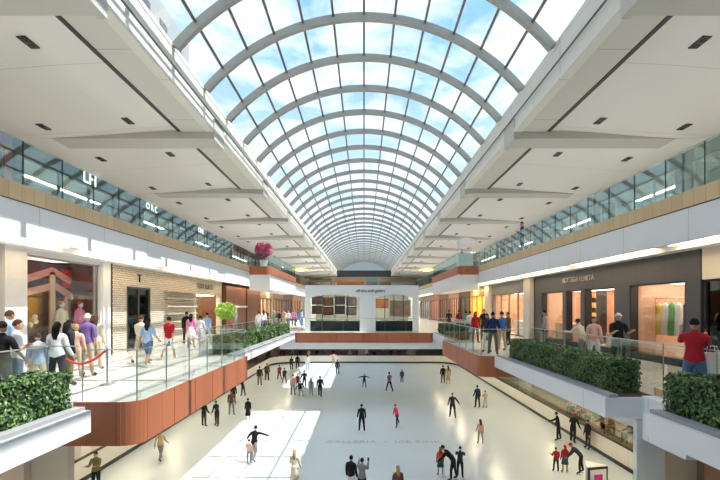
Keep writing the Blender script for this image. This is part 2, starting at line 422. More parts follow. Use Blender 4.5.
    for k in 'LR':
        o = shell('skate' if skate else 'shoe', lambda t: t == 'foot|' + k or (skate and False), 0.012, cloth(shoe))
        if skate and o:
            a = J['an' + k]; t_ = J['to' + k]; b = MB()
            zb = min(a.z - .088 * s, t_.z - 0.035 * s)
            b.add([(a.x - .004, a.y - .05 * s, zb), (a.x + .004, a.y - .05 * s, zb), (a.x + .004, t_.y + .03 * s, zb), (a.x - .004, t_.y + .03 * s, zb),
                   (a.x - .004, a.y - .05 * s, zb - .05), (a.x + .004, a.y - .05 * s, zb - .05), (a.x + .004, t_.y + .03 * s, zb - .05), (a.x - .004, t_.y + .03 * s, zb - .05)],
                  [(0, 1, 2, 3), (7, 6, 5, 4), (0, 4, 5, 1), (1, 5, 6, 2), (2, 6, 7, 3), (3, 7, 4, 0)])
            b.build('blade', STEEL, o)
    # hair or headwear
    b = MB(); n = 14
    if style != 'bald':
        capm = HM.to_3x3()
        vs = []; fs = []
        rings = 6; maxph = R(100 if style in ('short', 'cap') else 112)
        for i in range(rings + 1):
            ph = maxph * i / rings
            for t in range(n):
                a = 2 * PI * t / n; fr = max(0, math.sin(a))
                pe = ph * (1 - 0.42 * fr * (i / rings))
                vs.append(hc + capm @ Vector((0.083 * math.sin(pe) * math.cos(a), 0.101 * math.sin(pe) * math.sin(a) - .006, 0.122 * math.cos(pe))) * s)
        for i in range(rings):
            for t in range(n): fs.append((i * n + t, (i + 1) * n + t, (i + 1) * n + (t + 1) % n, i * n + (t + 1) % n))
        b.add(vs, fs)
        if style == 'long':
            b.tube([hp(0, -0.05, 0.02), hp(0, -0.085, -0.08), hp(0, -0.10, -0.20), hp(0, -0.11, -0.33)], [0.085 * s, 0.085 * s, 0.08 * s, 0.04 * s], 10)
        if style == 'bun': b.ball(hp(0, -0.09, 0.06), .045 * s, .045 * s, .045 * s, 8, 6)
        if style == 'tail': b.tube([hp(0, -0.09, 0.05), hp(0, -0.14, 0.0), hp(0, -0.13, -0.16)], [0.03 * s, 0.03 * s, 0.012 * s], 7)
        if style == 'cap':
            b.add([hp(-.06, .07, .05), hp(.06, .07, .05), hp(.05, .16, .035), hp(-.05, .16, .035), hp(-.06, .07, .06), hp(.06, .07, .06), hp(.05, .16, .045), hp(-.05, .16, .045)],
                  [(0, 1, 2, 3), (7, 6, 5, 4), (0, 4, 5, 1), (1, 5, 6, 2), (2, 6, 7, 3), (3, 7, 4, 0)])
        if style == 'scarf':
            b.tube([hp(0, -0.03, 0.0), hp(0, -0.02, -0.13), hp(0, 0.0, -0.24)], [0.09 * s, 0.085 * s, 0.15 * s], 12)
        b.build({'cap': 'cap', 'scarf': 'headscarf'}.get(style, 'hair'), hm, root, smooth=True)
        for k in J: J[k] = Matrix.Rotation(yaw, 3, 'Z') @ J[k] + Vector(loc)
    return root, J

C = dict(black=(0.015, 0.015, 0.018), dark=(0.035, 0.035, 0.045), navy=(0.02, 0.035, 0.12), white=(0.75, 0.76, 0.78), grey=(0.25, 0.25, 0.26),
         lblue=(0.35, 0.50, 0.72), pink=(0.72, 0.25, 0.42), hot=(0.70, 0.05, 0.18), red=(0.40, 0.02, 0.03), tan=(0.48, 0.36, 0.24), khaki=(0.50, 0.42, 0.30),
         purple=(0.20, 0.13, 0.36), jeans=(0.09, 0.16, 0.28), blue=(0.05, 0.15, 0.42), teal=(0.03, 0.12, 0.13), olive=(0.17, 0.15, 0.07), orange=(0.65, 0.13, 0.05),
         cream=(0.70, 0.64, 0.50), brown=(0.13, 0.075, 0.05), maroon=(0.16, 0.03, 0.05), lav=(0.50, 0.45, 0.60), green=(0.10, 0.25, 0.12), peach=(0.66, 0.42, 0.34))

SK = 'ice skaters on the rink'
def skater(label, px, head, feet, yaw, pose='stand2', top='black', bot='black', **k):
    x, y = ice(px, feet)
    P = POSES[pose]; hh = (feet - head) / (feet - 307.0) * CZ
    if P.get('lean', 0) > 30: hh *= 1.22
    hh = max(1.05, min(1.92, hh))
    person(label, (x, y, 0.0), R(yaw), hh, pose, C[top], C[bot], skate=True, group=SK, name='skater', cat='skater', **k)

skater('skater in black standing with back turned at the centre of the ice', 361.7, 405, 432, 5, 'stand2', 'black', 'black', shoe=C['dark'])
skater('skater in a bright pink top and black trousers leaning into a stride', 397, 404, 427, 130, 'glide', 'hot', 'dark', hair='b', skin='l', fem=True)
skater('skater in dark clothes reaching one arm out low to the side', 452.6, 393, 418, 165, 'reach', 'dark', 'black')
skater('tan-clothed small skater with long dark hair near the right boards', 480.4, 420, 444, 10, 'stand2', 'peach', 'tan', hair='b', style='long', fem=True, shoe=C['grey'])
skater('tall skater in navy jacket beside a child in tan', 477.4, 386, 408, 20, 'stand2', 'navy', 'dark')
skater('child skater in tan holding on beside a tall skater in navy', 485.3, 391, 408, 20, 'hold', 'tan', 'khaki', hair='b')
skater('skater in black jacket of the pair far right beneath the balcony', 443, 366, 384, 0, 'stand', 'black', 'brown')
skater('skater in tan coat of the pair far right beneath the balcony', 448.2, 366, 385, 0, 'stand', 'tan', 'tan', hair='b', style='long', legs='coat')
skater('skater in dark blue standing alone toward the far boards', 402, 370, 383, 0, 'stand', 'dark', 'dark', hair='b')
skater('skater in dark clothes with a purple top layer, near the far centre', 389.4, 372, 392, 30, 'walk', 'purple', 'black')
skater('child skater balancing with both arms stretched out sideways', 364.3, 374, 388, 5, 'armsout', 'dark', 'teal')
skater('skater in black at the far side beside the second sunlit patch', 337.5, 360, 375, 0, 'stand', 'black', 'dark')
skater('skater in orange-red knit hat and top with dark teal skirt', 440.4, 448, 476, 5, 'stand', 'orange', 'teal', hair='r', style='scarf', legs='skirt', fem=True)
skater('skater in black bending forward beside the orange-red skater', 453.5, 450, 481, 70, 'bend', 'black', 'black')
skater('second skater in black huddled behind the bending one', 460, 448, 478, -15, 'lean', 'dark', 'black')
skater('skater in dark dress and white skates standing by the sunlit patch', 248, 399, 420, 20, 'stand', 'black', 'black', legs='dress', fem=True, style='bun', shoe=C['white'])
skater('skater in black top pointing one arm out across the sunlit patch', 254, 427, 462, -15, 'point', 'black', 'grey', style='short')
skater('small skater in pink and white beside the pointing skater', 249, 440, 464, -10, 'stand2', 'peach', 'grey', hair='b', fem=True)
skater('skater in tan top and dark grey trousers under the left balcony', 160.5, 430, 461, 0, 'walk', 'tan', 'grey', hair='b')
skater('left skater in black of the pair below the orange balcony', 204, 402, 427, -20, 'hold', 'black', 'dark')
skater('right skater in black of the pair below the orange balcony', 217, 401, 426, 160, 'wall', 'black', 'black')
skater('skater in brown jacket and grey trousers by the left boards', 231.5, 391, 416, 10, 'stand2', 'brown', 'grey', hair='b')
skater('skater in black close behind the brown-jacketed one', 233.5, 384, 404, 0, 'stand', 'black', 'black')
skater('skater in black stooping along the far left boards', 243, 379, 396, 60, 'lean', 'black', 'dark')
skater('skater in dark green standing at the far left boards', 259.6, 363, 386, 0, 'stand', 'dark', 'olive')
skater('skater in dark red top walking near the left boards', 279.5, 365, 380, 30, 'walk', 'maroon', 'dark')
skater('skater in dark purple top near the dark red one', 284.5, 368, 384, 30, 'walk', 'dark', 'maroon')
skater('skater in peach top at the left end of the far group', 293, 375, 396, 0, 'stand', 'peach', 'grey', hair='b')
skater('skater in dark red jacket between the peach and black skaters', 297.5, 374, 390, 170, 'stand2', 'maroon', 'dark')
skater('short skater in black crouching in the far group', 300.5, 381, 397, 10, 'glide', 'black', 'grey')
skater('skater in black gliding with one leg back in the far group', 304.5, 371, 388, 20, 'glide2', 'black', 'black')
skater('skater in light grey, second from right of the far group', 311, 379, 396, 0, 'stand2', 'grey', 'grey', hair='b', style='long')
skater('tall skater all in black at the right end of the far group', 320, 376, 397, 0, 'walk', 'black', 'black')
skater('skater in dark jacket near the far left corner posts', 291.5, 357, 370, 0, 'stand', 'dark', 'black')
skater('skater in black near the far left corner', 297.5, 355, 370, 0, 'stand2', 'black', 'dark')
skater('skater in white top bending at the far left patch', 300, 366, 378, 40, 'lean', 'white', 'grey')
skater('skater in white near the far boards, left side', 307.5, 356, 371, 0, 'stand', 'white', 'lblue')
skater('skater in pale pink against the far white boards', 333.5, 353, 366, 0, 'armsout', 'peach', 'khaki')
skater('skater in dark clothes by the near end of the left balcony wall', 267, 364, 381, 0, 'stand', 'brown', 'dark')
skater('skater in all black facing the boards, leftmost of three lower right', 558.5, 413, 441, 60, 'wall', 'black', 'black')
skater('skater in black with red hair, middle of three lower right', 573, 414, 443, -60, 'reach', 'black', 'black', hair='rd')
skater('skater in black, nearest the boards of three lower right', 588, 421, 449, 100, 'stand', 'black', 'dark')
skater('child skater in red top and dark trousers, lower right', 556, 448, 472, 0, 'hold', 'red', 'dark', hair='b')
skater('skater with long red hair, red top and dark teal skirt, lower right', 565, 446, 473, 0, 'stand', 'red', 'teal', hair='rd', style='long', legs='skirt', fem=True)
skater('skater in black bending forward with a red cap, lower right', 581, 447, 474, 70, 'bend', 'dark', 'black', hair='rd', style='cap')

def near(label, px, head, h, yaw, pose, top, bot, **k):
    Y = (CZ - h) * F / (head - 307.0); X = (px - 364) / F * Y
    return person(label, (X, Y, 0), R(yaw), h, pose, C[top], C[bot], skate=True, group=SK, name='skater', cat='skater', **k)
near('skater in black with black hair, left of the pair at the bottom edge', 351, 457, 1.72, -25, 'stand', 'black', 'white', over=1)
JA = near('skater in grey jacket raising a phone at the bottom edge', 362, 459.5, 1.68, -10, 'phone', 'grey', 'dark', over=1, hair='k')
near('skater with long brown hair at the bottom edge, right of centre', 398, 467, 1.62, 5, 'stand', 'brown', 'dark', hair='y', style='long', fem=True)
near('skater in long cream coat standing in the sunlit patch at the bottom edge', 294.5, 451, 1.66, 0, 'hold', 'cream', 'black', hair='y', style='long', legs='coat', fem=True)
near('skater in khaki shirt and black trousers at the bottom left edge', 96, 453, 1.7, 180, 'fold', 'olive', 'black', hair='k')

G2 = 'shoppers on the left gallery floor'
def shopper(label, px, head, h, yaw, pose='stand', top='white', bot='jeans', group=G2, Y=None, z=6.0, X=None, **k):
    if Y is None: Y = (CZ - z - h) * F / (head - 307.0)
    if X is None: X = (px - 364) / F * Y
    return person(label, (X, Y, z), R(yaw), h, pose, C[top], C[bot], group=group, **k)
shopper('man in white t-shirt and jeans leaning toward the rail at far left', 17, 320, 1.72, -60, 'hold', 'white', 'jeans', Y=8.9, hair='b', sleeve=False, skin='l')
shopper('tall man in light blue shirt by the marble pilaster', 9, 305, 1.90, -20, 'stand2', 'lblue', 'grey', Y=10.6, hair='b', skin='m')
shopper('person in black shirt at the left edge of the view', 1.5, 322, 1.70, 0, 'fold', 'black', 'dark', Y=8.3, hair='k', sleeve=False)
shopper('woman with long black hair and white blouse by the rope', 57, 318, 1.64, 10, 'hold', 'white', 'dark', Y=9.8, style='long', fem=True)
shopper('woman with black hair in dark top beside the white blouse', 69, 317, 1.66, -30, 'stand2', 'dark', 'olive', Y=10.8, style='long', fem=True)
shopper('child in light clothes leaning on the near left rail', 38, 335, 1.40, 40, 'stand2', 'lblue', 'khaki', Y=9.6, hair='b', skin='l')
shopper('man in purple shirt, white cap and khaki shorts at the shop window', 87, 313, 1.80, 5, 'stand2', 'purple', 'khaki', Y=12.2, hair='w', style='cap', sleeve=False, legs='short', skin='l')
shopper('woman with brown hair in cream top beside the man in purple', 95.5, 311, 1.72, 15, 'stand', 'cream', 'khaki', Y=13.4, hair='b', style='long', fem=True, skin='l')
shopper('blond child in peach shirt in front of the shop window', 76, 318, 1.5, 10, 'stand', 'peach', 'khaki', Y=11.8, hair='y', skin='l')
shopper('woman with black hair, pale blue top and denim shorts walking away', 148, 318, 1.66, 0, 'walk', 'lblue', 'jeans', style='long', sleeve=False, legs='short', fem=True, Y=14.2, shoe=C['white'])
shopper('person in cream shirt walking beside the woman in denim shorts', 141, 315, 1.72, 0, 'walk2', 'cream', 'khaki', Y=15.0, hair='b', legs='short', skin='l')
JC = shopper('woman in red top and white shorts carrying a small bag', 169, 317, 1.66, 0, 'walk2', 'red', 'white', Y=16.0, sleeve=False, legs='short', style='bun', fem=True, shoe=C['white'])
shopper('woman in pink shirt further along the left gallery', 191, 314, 1.66, 10, 'stand', 'pink', 'white', Y=20.5, legs='skirt', style='long', fem=True)
shopper('person in white shirt beside the woman in pink', 200, 315, 1.6, 0, 'walk', 'white', 'lav', Y=21.5)
shopper('man in pale blue shirt facing the plant shop', 207, 313, 1.72, 0, 'walk2', 'lblue', 'white', Y=22.5)
shopper('person in black behind the woman in pink', 186.5, 313, 1.74, 0, 'stand', 'black', 'dark', Y=22.5)
shopper('tall pale statue-like visitor by the walnut wall', 231.5, 304, 2.0, 90, 'stand2', 'grey', 'grey', Y=32, X=-9.8, hair='g')
GF = 'distant shoppers along the far galleries'
fl = [(259, 'white', 'lav'), (263.5, 'white', 'navy'), (267, 'dark', 'black'), (274, 'green', 'dark'), (279, 'dark', 'olive'), (284, 'peach', 'khaki'), (288.5, 'white', 'jeans'), (294, 'pink', 'dark'), (298, 'blue', 'blue'), (302, 'lblue', 'blue')]
for i, (px, a, b) in enumerate(fl):
    Y = 33.5 + i * 1.5
    shopper('distant shopper in %s top beyond the walnut wall, %s' % ({'white': 'white', 'dark': 'charcoal', 'green': 'green', 'peach': 'peach', 'pink': 'pink', 'blue': 'blue', 'lblue': 'pale blue'}[a], ['leftmost', 'second in the row', 'before the tan shop', 'behind the planter hedge', 'by the tan shop pier', 'near its doorway', 'past its doorway', 'before the next shop', 'by the white gallery pier', 'nearest the white gallery pier'][i]),
            px, 0, 1.7 + 0.05 * (i % 3), 30 * i, 'stand2' if i % 2 else 'walk', a, b, group=GF, Y=Y, hair='kbyg'[i % 4], style=['short', 'long'][i % 2])
G3 = 'shoppers on the right gallery floor'
JB = shopper('man in dark red shirt holding a phone behind the near right hedge', 694.5, 318, 1.76, -35, 'phone', 'red', 'jeans', group=G3, Y=8.35, sleeve=False, skin='m')
shopper('man in black t-shirt and white cap at the right rail', 618, 313, 1.80, 170, 'fold', 'black', 'black', group=G3, Y=12.8, hair='w', style='cap', sleeve=False, skin='l')
shopper('woman in beige blouse standing at the lit shelf window', 594, 317, 1.66, 160, 'stand2', 'peach', 'white', group=G3, Y=14.5, hair='b', style='long', fem=True, skin='l')
shopper('woman in cream top pushing forward by the lit shelf window', 583, 322, 1.6, 20, 'lean', 'cream', 'grey', group=G3, Y=15.0, hair='b', style='bun', fem=True, skin='l')
shopper('tall man in grey shirt and dark trousers at the charcoal storefront', 545, 308, 1.84, 60, 'stand2', 'grey', 'dark', group=G3, Y=19.6)
shopper('man in navy shirt and olive trousers at the orange balcony rail', 493, 317, 1.78, -20, 'hold', 'navy', 'olive', group=G3, Y=17.7, sleeve=False)
shopper('man in denim-blue shirt and khaki trousers behind the balcony rail', 502, 314, 1.78, 30, 'stand2', 'blue', 'khaki', group=G3, Y=19.2, sleeve=False, hair='b')
shopper('woman in black top and white trousers looking over the balcony', 487, 318, 1.70, 150, 'hold', 'dark', 'white', group=G3, Y=18.6, style='long', fem=True)
shopper('person in dark grey behind the group at the right balcony', 508, 316, 1.72, 100, 'stand', 'brown', 'dark', group=G3, Y=22)
shopper('woman in red top seated group side of the right balcony', 475.5, 314, 1.72, 180, 'stand', 'red', 'dark', group=G3, Y=23.5, style='long', fem=True)
shopper('tall man in black in the golden doorway on the right', 484, 308, 1.86, 170, 'stand', 'black', 'black', group=G3, Y=25)
shopper('person in white top beside the golden doorway', 470, 313, 1.72, 20, 'stand2', 'white', 'jeans', group=G3, Y=27)
shopper('person in dark green in front of the far right shops', 466, 312, 1.74, 20, 'walk', 'green', 'dark', group=G3, Y=30)
shopper('person in maroon in front of the far right shops', 459, 311, 1.74, 0, 'stand', 'maroon', 'dark', group=G3, Y=33)
shopper('person in charcoal before the dark far right doorway', 449, 311, 1.74, 0, 'walk2', 'dark', 'dark', group=G3, Y=38)
person('person in navy shirt leaning over the upper right glass rail', (9.75, 25.9, 11.33), R(80), 1.92, 'hold', C['navy'], C['dark'], hair='b')
person('person in black jacket standing at the upper right balcony corner', (8.7, 37.3, 11.33), R(150), 1.72, 'stand', C['dark'], C['navy'], hair='k', group='visitors on the upper floor')
person('person in purple shirt beside the white kiosk on the upper right balcony', (8.9, 38.5, 11.33), R(190), 1.7, 'stand2', C['purple'], C['dark'], group='visitors on the upper floor')
# spectators behind the far boards
for i in range(17):
    px = 276 + i * 8.2; Y = 62.5 + (i % 3) * 0.5
    a = ['dark', 'maroon', 'grey', 'navy', 'peach', 'black', 'brown'][i % 7]
    person('spectator behind the far white rink boards below the bridge', ((px - 364) / F * Y, Y, 0.0), R(180 + (i * 37 % 60) - 30), 1.62 + 0.06 * (i % 4), 'stand2', C[a], C['dark'], hair='kbk'[i % 3], group='spectators behind the far boards', name='spectator', cat='person')

# ------------------------------------------------------------------ setting: ice, floors, walls
def rink_outline(w, y0, y1, r, n=8):
    pts = []
    for cx, cy, a0 in ((w - r, y1 - r, 0), (-w + r, y1 - r, 90), (-w + r, y0 + r, 180), (w - r, y0 + r, 270)):
        for i in range(n + 1):
            a = R(a0 + 90 * i / n); pts.append((cx + r * math.cos(a), cy + r * math.sin(a)))
    return pts
WI = 12.84
y0r, y1r = 1.0, 60.0
b = MB(); b.slab(rink_outline(WI + .1, y0r, y1r + .1, 3.2), -0.25, 0.0)
o = b.build('ice_rink', ICE); tag(o, 'pale blue ice sheet of the indoor skating rink', 'ice rink', None, 'structure')
b = MB(); b.box(-22, 22, -14, 112, -0.5, -0.26); struct('floor', b, FLOOR1, 'brown stone floor of the lower level around the rink')
b = MB()
b.box(WI + .1, 22, -14, 100, -0.25, 0); b.box(-22, -WI - .1, -14, 100, -0.25, 0); b.box(-WI - .1, WI + .1, y1r + .1, 112, -0.25, 0); b.box(-WI - .1, WI + .1, -14, y0r, -.25, 0)
struct('floor', b, FLOOR1, 'brown stone walkway surrounding the ice at the lower level')
# dasher boards: one thing with board panels, kick strip, rail, glass
def offset_loop(w, y0, y1, r, d):
    return rink_outline(w + d, y0 - d, y1 + d, r + d)
root = empty('dasher_boards', (0, 30, 0), label='white rink boards with black kick strip all around the ice', cat='rink boards')
def wallring(name, m, d0, d1, z0, z1):
    a = offset_loop(WI, y0r, y1r, 3.2, d0); c = offset_loop(WI, y0r, y1r, 3.2, d1); n = len(a); b = MB()
    vs = [(x, y - 30, z) for z in (z0, z1) for L in (a, c) for x, y in L]
    fs = []
    for i in range(n):
        j = (i + 1) % n
        fs += [(i, j, n + j, n + i), (2 * n + i, 3 * n + i, 3 * n + j, 2 * n + j), (i, 2 * n + i, 2 * n + j, j), (n + i, n + j, 3 * n + j, 3 * n + i)]
    b.add(vs, fs); return b.build(name, m, root)
wallring('board', BOARD, 0.02, 0.12, 0.2, 1.05)
wallring('kick_strip', BLACK, 0.0, 0.14, 0.0, 0.2)
wallring('top_rail', BLACK, 0.0, 0.14, 1.05, 1.11)
# lettering on the ice
t = text('GALLERIA  •  ICE RINK', (1.15, 24.9, 0.006), (0, 0, 0), 0.66, mat('ice_paint', (0.22, 0.29, 0.34), 0.3), 'ice_lettering', None, 0.0015, 1.05)
tag(t, 'faint grey lettering frozen into the ice at mid-rink', 'lettering')
# pillars at far end
for i, px in enumerate((262, 274.5, 361.5, 412)):
    Y = 60.6; X = (px - 364) / F * Y; b = MB(); b.box(X - .55, X + .55, Y - .25, Y + .6, 0, 5.0); b.box(X - .6, X + .6, Y - .3, Y + .65, 0, .35)
    o = b.build('pillar', mat('pillar_brown', (0.16, 0.13, 0.11), .6)); tag(o, None, None, None, 'structure')
# far lower wall
b = MB(); b.box(-22, 22, 68, 68.4, 0, 5.05); struct('wall_back', b, mat('far_lower_wall', (.12, .11, .12), .7, var=.4, scale=.7), 'dark lower wall beyond the far rink boards')

# level 2 slabs
Z2 = 6.0
b = MB()
b.box(-22, -6.5, -14, 110, 5.1, Z2); b.box(6.5, 22, -14, 110, 5.1, Z2)
b.box(-6.5, 6.5, 62, 110, 5.1, Z2); b.box(-6.5, -5.3, 41.5, 62, 5.1, Z2); b.box(5.3, 6.5, 41.5, 62, 5.1, Z2)
struct('floor', b, FLOOR2, 'pale polished stone floor of the middle shopping level')
# left projecting balcony Y 8.84-17.1, right 17.1-25.1
def wood_balcony(sg, xa, xb, ya, yb, z0, z1, label, nm='wood_clad_balcony'):
    r_ = empty(nm, (sg * (xa + xb) / 2, ya, z0), label=label, cat='balcony')
    O = r_.location
    n = 6; rr = 0.35
    pts = [(sg * xb, ya)]
    for i in range(n + 1):
        a = R(90 * i / n); pts.append((sg * (xa + rr - rr * math.sin(a)), ya + rr - rr * math.cos(a)))
    pts += [(sg * xa, yb), (sg * xb, yb)]
    pl = [(x - O.x, y - O.y) for x, y in pts]
    b = MB(); b.slab(pl, 0.08, z1 - z0 - 0.06); b.build('core', mat('wood_core', (.30, .085, .035), .5), r_)
    # veneer panels along the long side
    L = yb - (ya + rr); k = max(3, round(L / 1.38)); 
    for i in range(k):
        b = MB(); x = sg * xa - O.x
        b.box(x - sg * .02, x + sg * .03, ya + rr - O.y + L / k * i + .012, ya + rr - O.y + L / k * (i + 1) - .012, 0, z1 - z0)
        b.build('veneer_panel', WOOD, r_)
    b = MB(); b.box(sg * (xa + rr) - O.x, sg * xb - O.x, -.03, .02, 0, z1 - z0); b.build('end_panel', WOODX, r_)
    b = MB()
    arc = [(sg * (xa + rr - (rr + .02) * math.sin(R(90 * i / n))) - O.x, rr - (rr + .02) * math.cos(R(90 * i / n))) for i in range(n + 1)]
    arc2 = [(sg * (xa + rr - (rr - .03) * math.sin(R(90 * i / n))) - O.x, rr - (rr - .03) * math.cos(R(90 * i / n))) for i in range(n, -1, -1)]
    b.slab(arc + arc2, 0, z1 - z0); b.build('corner_panel', WOOD, r_, smooth=False)
    b = MB(); b.slab([(x, y) for x, y in pl], z1 - z0 - .06, z1 - z0); b.build('top_edge', FLOOR2, r_)
    return r_
wood_balcony(-1, 4.76, 6.5, 8.84, 17.1, 5.08, 6.0, 'orange-brown wood clad balcony projecting over the left side of the ice')
wood_balcony(1, 4.71, 6.5, 17.1, 25.1, 5.15, 6.0, 'orange-brown wood clad balcony projecting over the right side of the ice')
# filler edges of the slab between planters
def planter(sg, ya, yb, label, hedge_label, gaps=None, dens=900, leaf=0.045, hh=0.76):
    r_ = empty('planter_box', (sg * 5.9, (ya + yb) / 2, 5.55), label=label, cat='planter', group='white planter boxes along the gallery edges')
    oy = (ya + yb) / 2; l = (yb - ya) / 2
    b = MB(); x0, x1 = (-0.6, 0.6)
    b.box(sg * -0.6, sg * -0.5, -l, l, 0.02, 0.45); b.box(sg * -.5, sg * .6, -l, -l + .1, 0.02, 0.45); b.box(sg * -.5, sg * .6, l - .1, l, .02, .45)
    b.box(sg * -.5, sg * .6, -l + .1, l - .1, 0, 0.28)
    b.build('outer_wall', FASCIA, r_)
    b = MB(); b.box(sg * -.5, sg * -.3, -l + .02, l - .02, .4, .52); b.build('coping', mat('grey_stone_coping', (.36, .36, .37), .5, var=.15, scale=8), r_)
    b = MB(); b.box(sg * -.3, sg * .6, -l + .1, l - .1, .28, .46); b.build('soil', mat('planter_soil', (.07, .05, .035), .9, var=.3), r_)
    # hedges
    for k, (ha, hb) in enumerate(gaps or [(ya + .15, yb - .1)]):
        h = MB(); hx0, hx1 = sg * 5.62, sg * 6.42; cx = (hx0 + hx1) / 2
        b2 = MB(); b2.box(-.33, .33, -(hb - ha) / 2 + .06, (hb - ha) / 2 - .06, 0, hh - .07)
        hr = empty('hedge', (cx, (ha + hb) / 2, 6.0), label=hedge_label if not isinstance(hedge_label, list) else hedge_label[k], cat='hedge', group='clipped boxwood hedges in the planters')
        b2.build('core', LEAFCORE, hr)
        rnd = random.Random(int(ya * 10) + k); vs = []; fs = []
        faces = [('x', hb - ha, hh), ('X', hb - ha, hh), ('z', hb - ha, .8), ('y', .8, hh), ('Y', .8, hh)]
        for fcn, a, c in faces:
            for _ in range(int(a * c * dens)):
                u, v = rnd.random(), rnd.random(); jit = rnd.uniform(-.05, .035) + 0.03 * math.sin(u * a * 5 + v * 4)
                if fcn == 'x': p = Vector((-.37 - jit, (u - .5) * a, v * c)); nn = Vector((-1, 0, 0))
                elif fcn == 'X': p = Vector((.37 + jit, (u - .5) * a, v * c)); nn = Vector((1, 0, 0))
                elif fcn == 'z': p = Vector(((v - .5) * .78, (u - .5) * a, hh - .03 + jit)); nn = Vector((0, 0, 1))
                elif fcn == 'y': p = Vector(((u - .5) * .78, -(hb - ha) / 2 - jit, v * c)); nn = Vector((0, -1, 0))
                else: p = Vector(((u - .5) * .78, (hb - ha) / 2 + jit, v * c)); nn = Vector((0, 1, 0))
                nn = (nn + Vector((rnd.uniform(-1, 1), rnd.uniform(-1, 1), rnd.uniform(-.6, 1.2))) * .75).normalized()
                t1 = nn.orthogonal().normalized(); t1 = Matrix.Rotation(rnd.uniform(0, 6.28), 3, nn) @ t1; t2 = nn.cross(t1); sz = leaf * rnd.uniform(.7, 1.25)
                q = len(vs); vs += [p - t1 * sz, p + t2 * sz * .5 + nn * .008, p + t1 * sz, p - t2 * sz * .5 + nn * .008]; fs.append((q, q + 1, q + 2, q + 3))
        me = bpy.data.meshes.new('foliage'); me.from_pydata(vs, [], fs); me.materials.append(LEAF)
        o = bpy.data.objects.new('foliage', me); COL.objects.link(o); o.parent = hr
planter(-1, 3.9, 8.15, 'white planter box at the near left edge', 'dense clipped hedge in the near left planter')
planter(1, 3.9, 7.96, 'white planter box at the near right edge', 'dense clipped hedge in the near right planter')
planter(1, 9.23, 17.05, 'long white planter box on the right before the orange balcony', 'long clipped hedge right of the rink before the orange balcony', [(9.75, 16.2)])
planter(-1, 17.15, 32.25, 'long white planter box on the left beyond the orange balcony', ['clipped hedge just beyond the left orange balcony', 'middle clipped hedge of the far left planter', 'farthest clipped hedge of the left planter by the bridge'],
        [(17.8, 22.3), (22.9, 27.4), (28.0, 31.8)], dens=330, leaf=.07)
planter(1, 25.15, 32.25, 'white planter box on the right between orange balcony and bridge', 'far right clipped hedge by the bridge', [(25.6, 31.8)], dens=330, leaf=.07)
# gap parapets (trims)
b = MB(); b.box(6.1, 6.5, 7.96, 9.23, 5.5, 6.05); b.box(6.1, 6.5, 7.96, 9.23, 5.1, 5.5); struct('trim_1', b, FASCIA, 'white parapet in the gap between the right planters')
b = MB(); b.box(6.42, 6.62, 8.0, 9.3, 6.05, 6.22); o = b.build('ledge', TAN); tag(o, 'tan wooden ledge in the gap between the right hedges', 'ledge')
b = MB(); b.box(-6.5, -6.1, 8.15, 8.84, 5.56, 6.0); struct('trim_2', b, FASCIA, 'white slab edge behind the near left planter')
# bridge
b = MB(); b.box(-6.5, 6.5, 32.4, 41.5, 4.75, 5.94); struct('bridge_slab', b, WHITE, 'white bridge slab crossing above the ice')
b = MB(); b.box(-6.5, 6.5, 32.4, 41.5, 5.94, 6.0); struct('floor', b, FLOOR2, 'stone floor of the bridge')
root = empty('bridge_fascia', (0, 32.3, 5.3), label='orange-brown wood fascia along the near edge of the bridge', cat='fascia')
for i in range(6):
    b = MB(); x0 = -5.2 + 10.4 / 6 * i; b.box(x0 + .012, x0 + 10.4 / 6 - .012, 0, .1, 0, .72); b.build('veneer_panel', WOODX, root)
b = MB(); b.box(-5.3, 5.3, 0.1, .14, -.05, .7); b.build('backing', BLACK, root)
b = MB(); b.box(-22, 22, -14, 2.0, 5.1, 6.0); struct('floor', b, FLOOR2, 'stone floor at the near end of the middle level')

# railings
def railing(name, pts, z, h, label, panel=1.45, g=GLASS, railm=STEEL, group=None, postm=None):
    O = Vector((pts[0][0], pts[0][1], z)); r_ = empty(name, O, label=label, cat='railing', group=group)
    for (xa, ya), (xb, yb) in zip(pts[:-1], pts[1:]):
        L = math.hypot(xb - xa, yb - ya); n = max(1, round(L / panel)); ang = math.atan2(yb - ya, xb - xa)
        proto = None
        l = L / n
        b = MB(); b.box(0.012, l - .012, -.009, .009, 0.0, h); pm = b.mesh('glass_panel', g)
        b = MB(); b.box(-.007, .007, -.012, .012, 0, h + .01); qm = b.mesh('post', postm or STEEL)
        for i in range(n):
            o = bpy.data.objects.new('glass_panel', pm); COL.objects.link(o); o.parent = r_
            o.location = (xa - O.x + math.cos(ang) * l * i, ya - O.y + math.sin(ang) * l * i, 0); o.rotation_euler = (0, 0, ang)
            if postm:
                o = bpy.data.objects.new('post', qm); COL.objects.link(o); o.parent = r_
                o.location = (xa - O.x + math.cos(ang) * l * i, ya - O.y + math.sin(ang) * l * i, 0); o.rotation_euler = (0, 0, ang)
        b = MB(); b.tube([(xa - O.x, ya - O.y, h + .02), (xb - O.x, yb - O.y, h + .02)], .014, 8); b.build('handrail', railm, r_)
    return r_
railing('glass_railing', [(-6.0, 8.95), (-4.84, 8.95), (-4.84, 17.0), (-6.55, 17.0)], Z2, 1.07, 'clear glass railing on the left orange balcony', postm=STEEL, panel=1.35)
railing('glass_railing', [(6.55, 17.2), (4.80, 17.2), (4.80, 25.0), (6.55, 25.0)], Z2, 1.07, 'clear glass railing on the right orange balcony', postm=STEEL, panel=1.35)
railing('glass_railing', [(6.7, 9.4), (6.7, 17.1)], Z2, 1.15, 'clear glass railing behind the long right hedge', postm=STEEL)
railing('glass_railing', [(6.7, 4.0), (6.7, 9.3)], Z2, 1.15, 'clear glass railing behind the near right hedge', postm=STEEL)
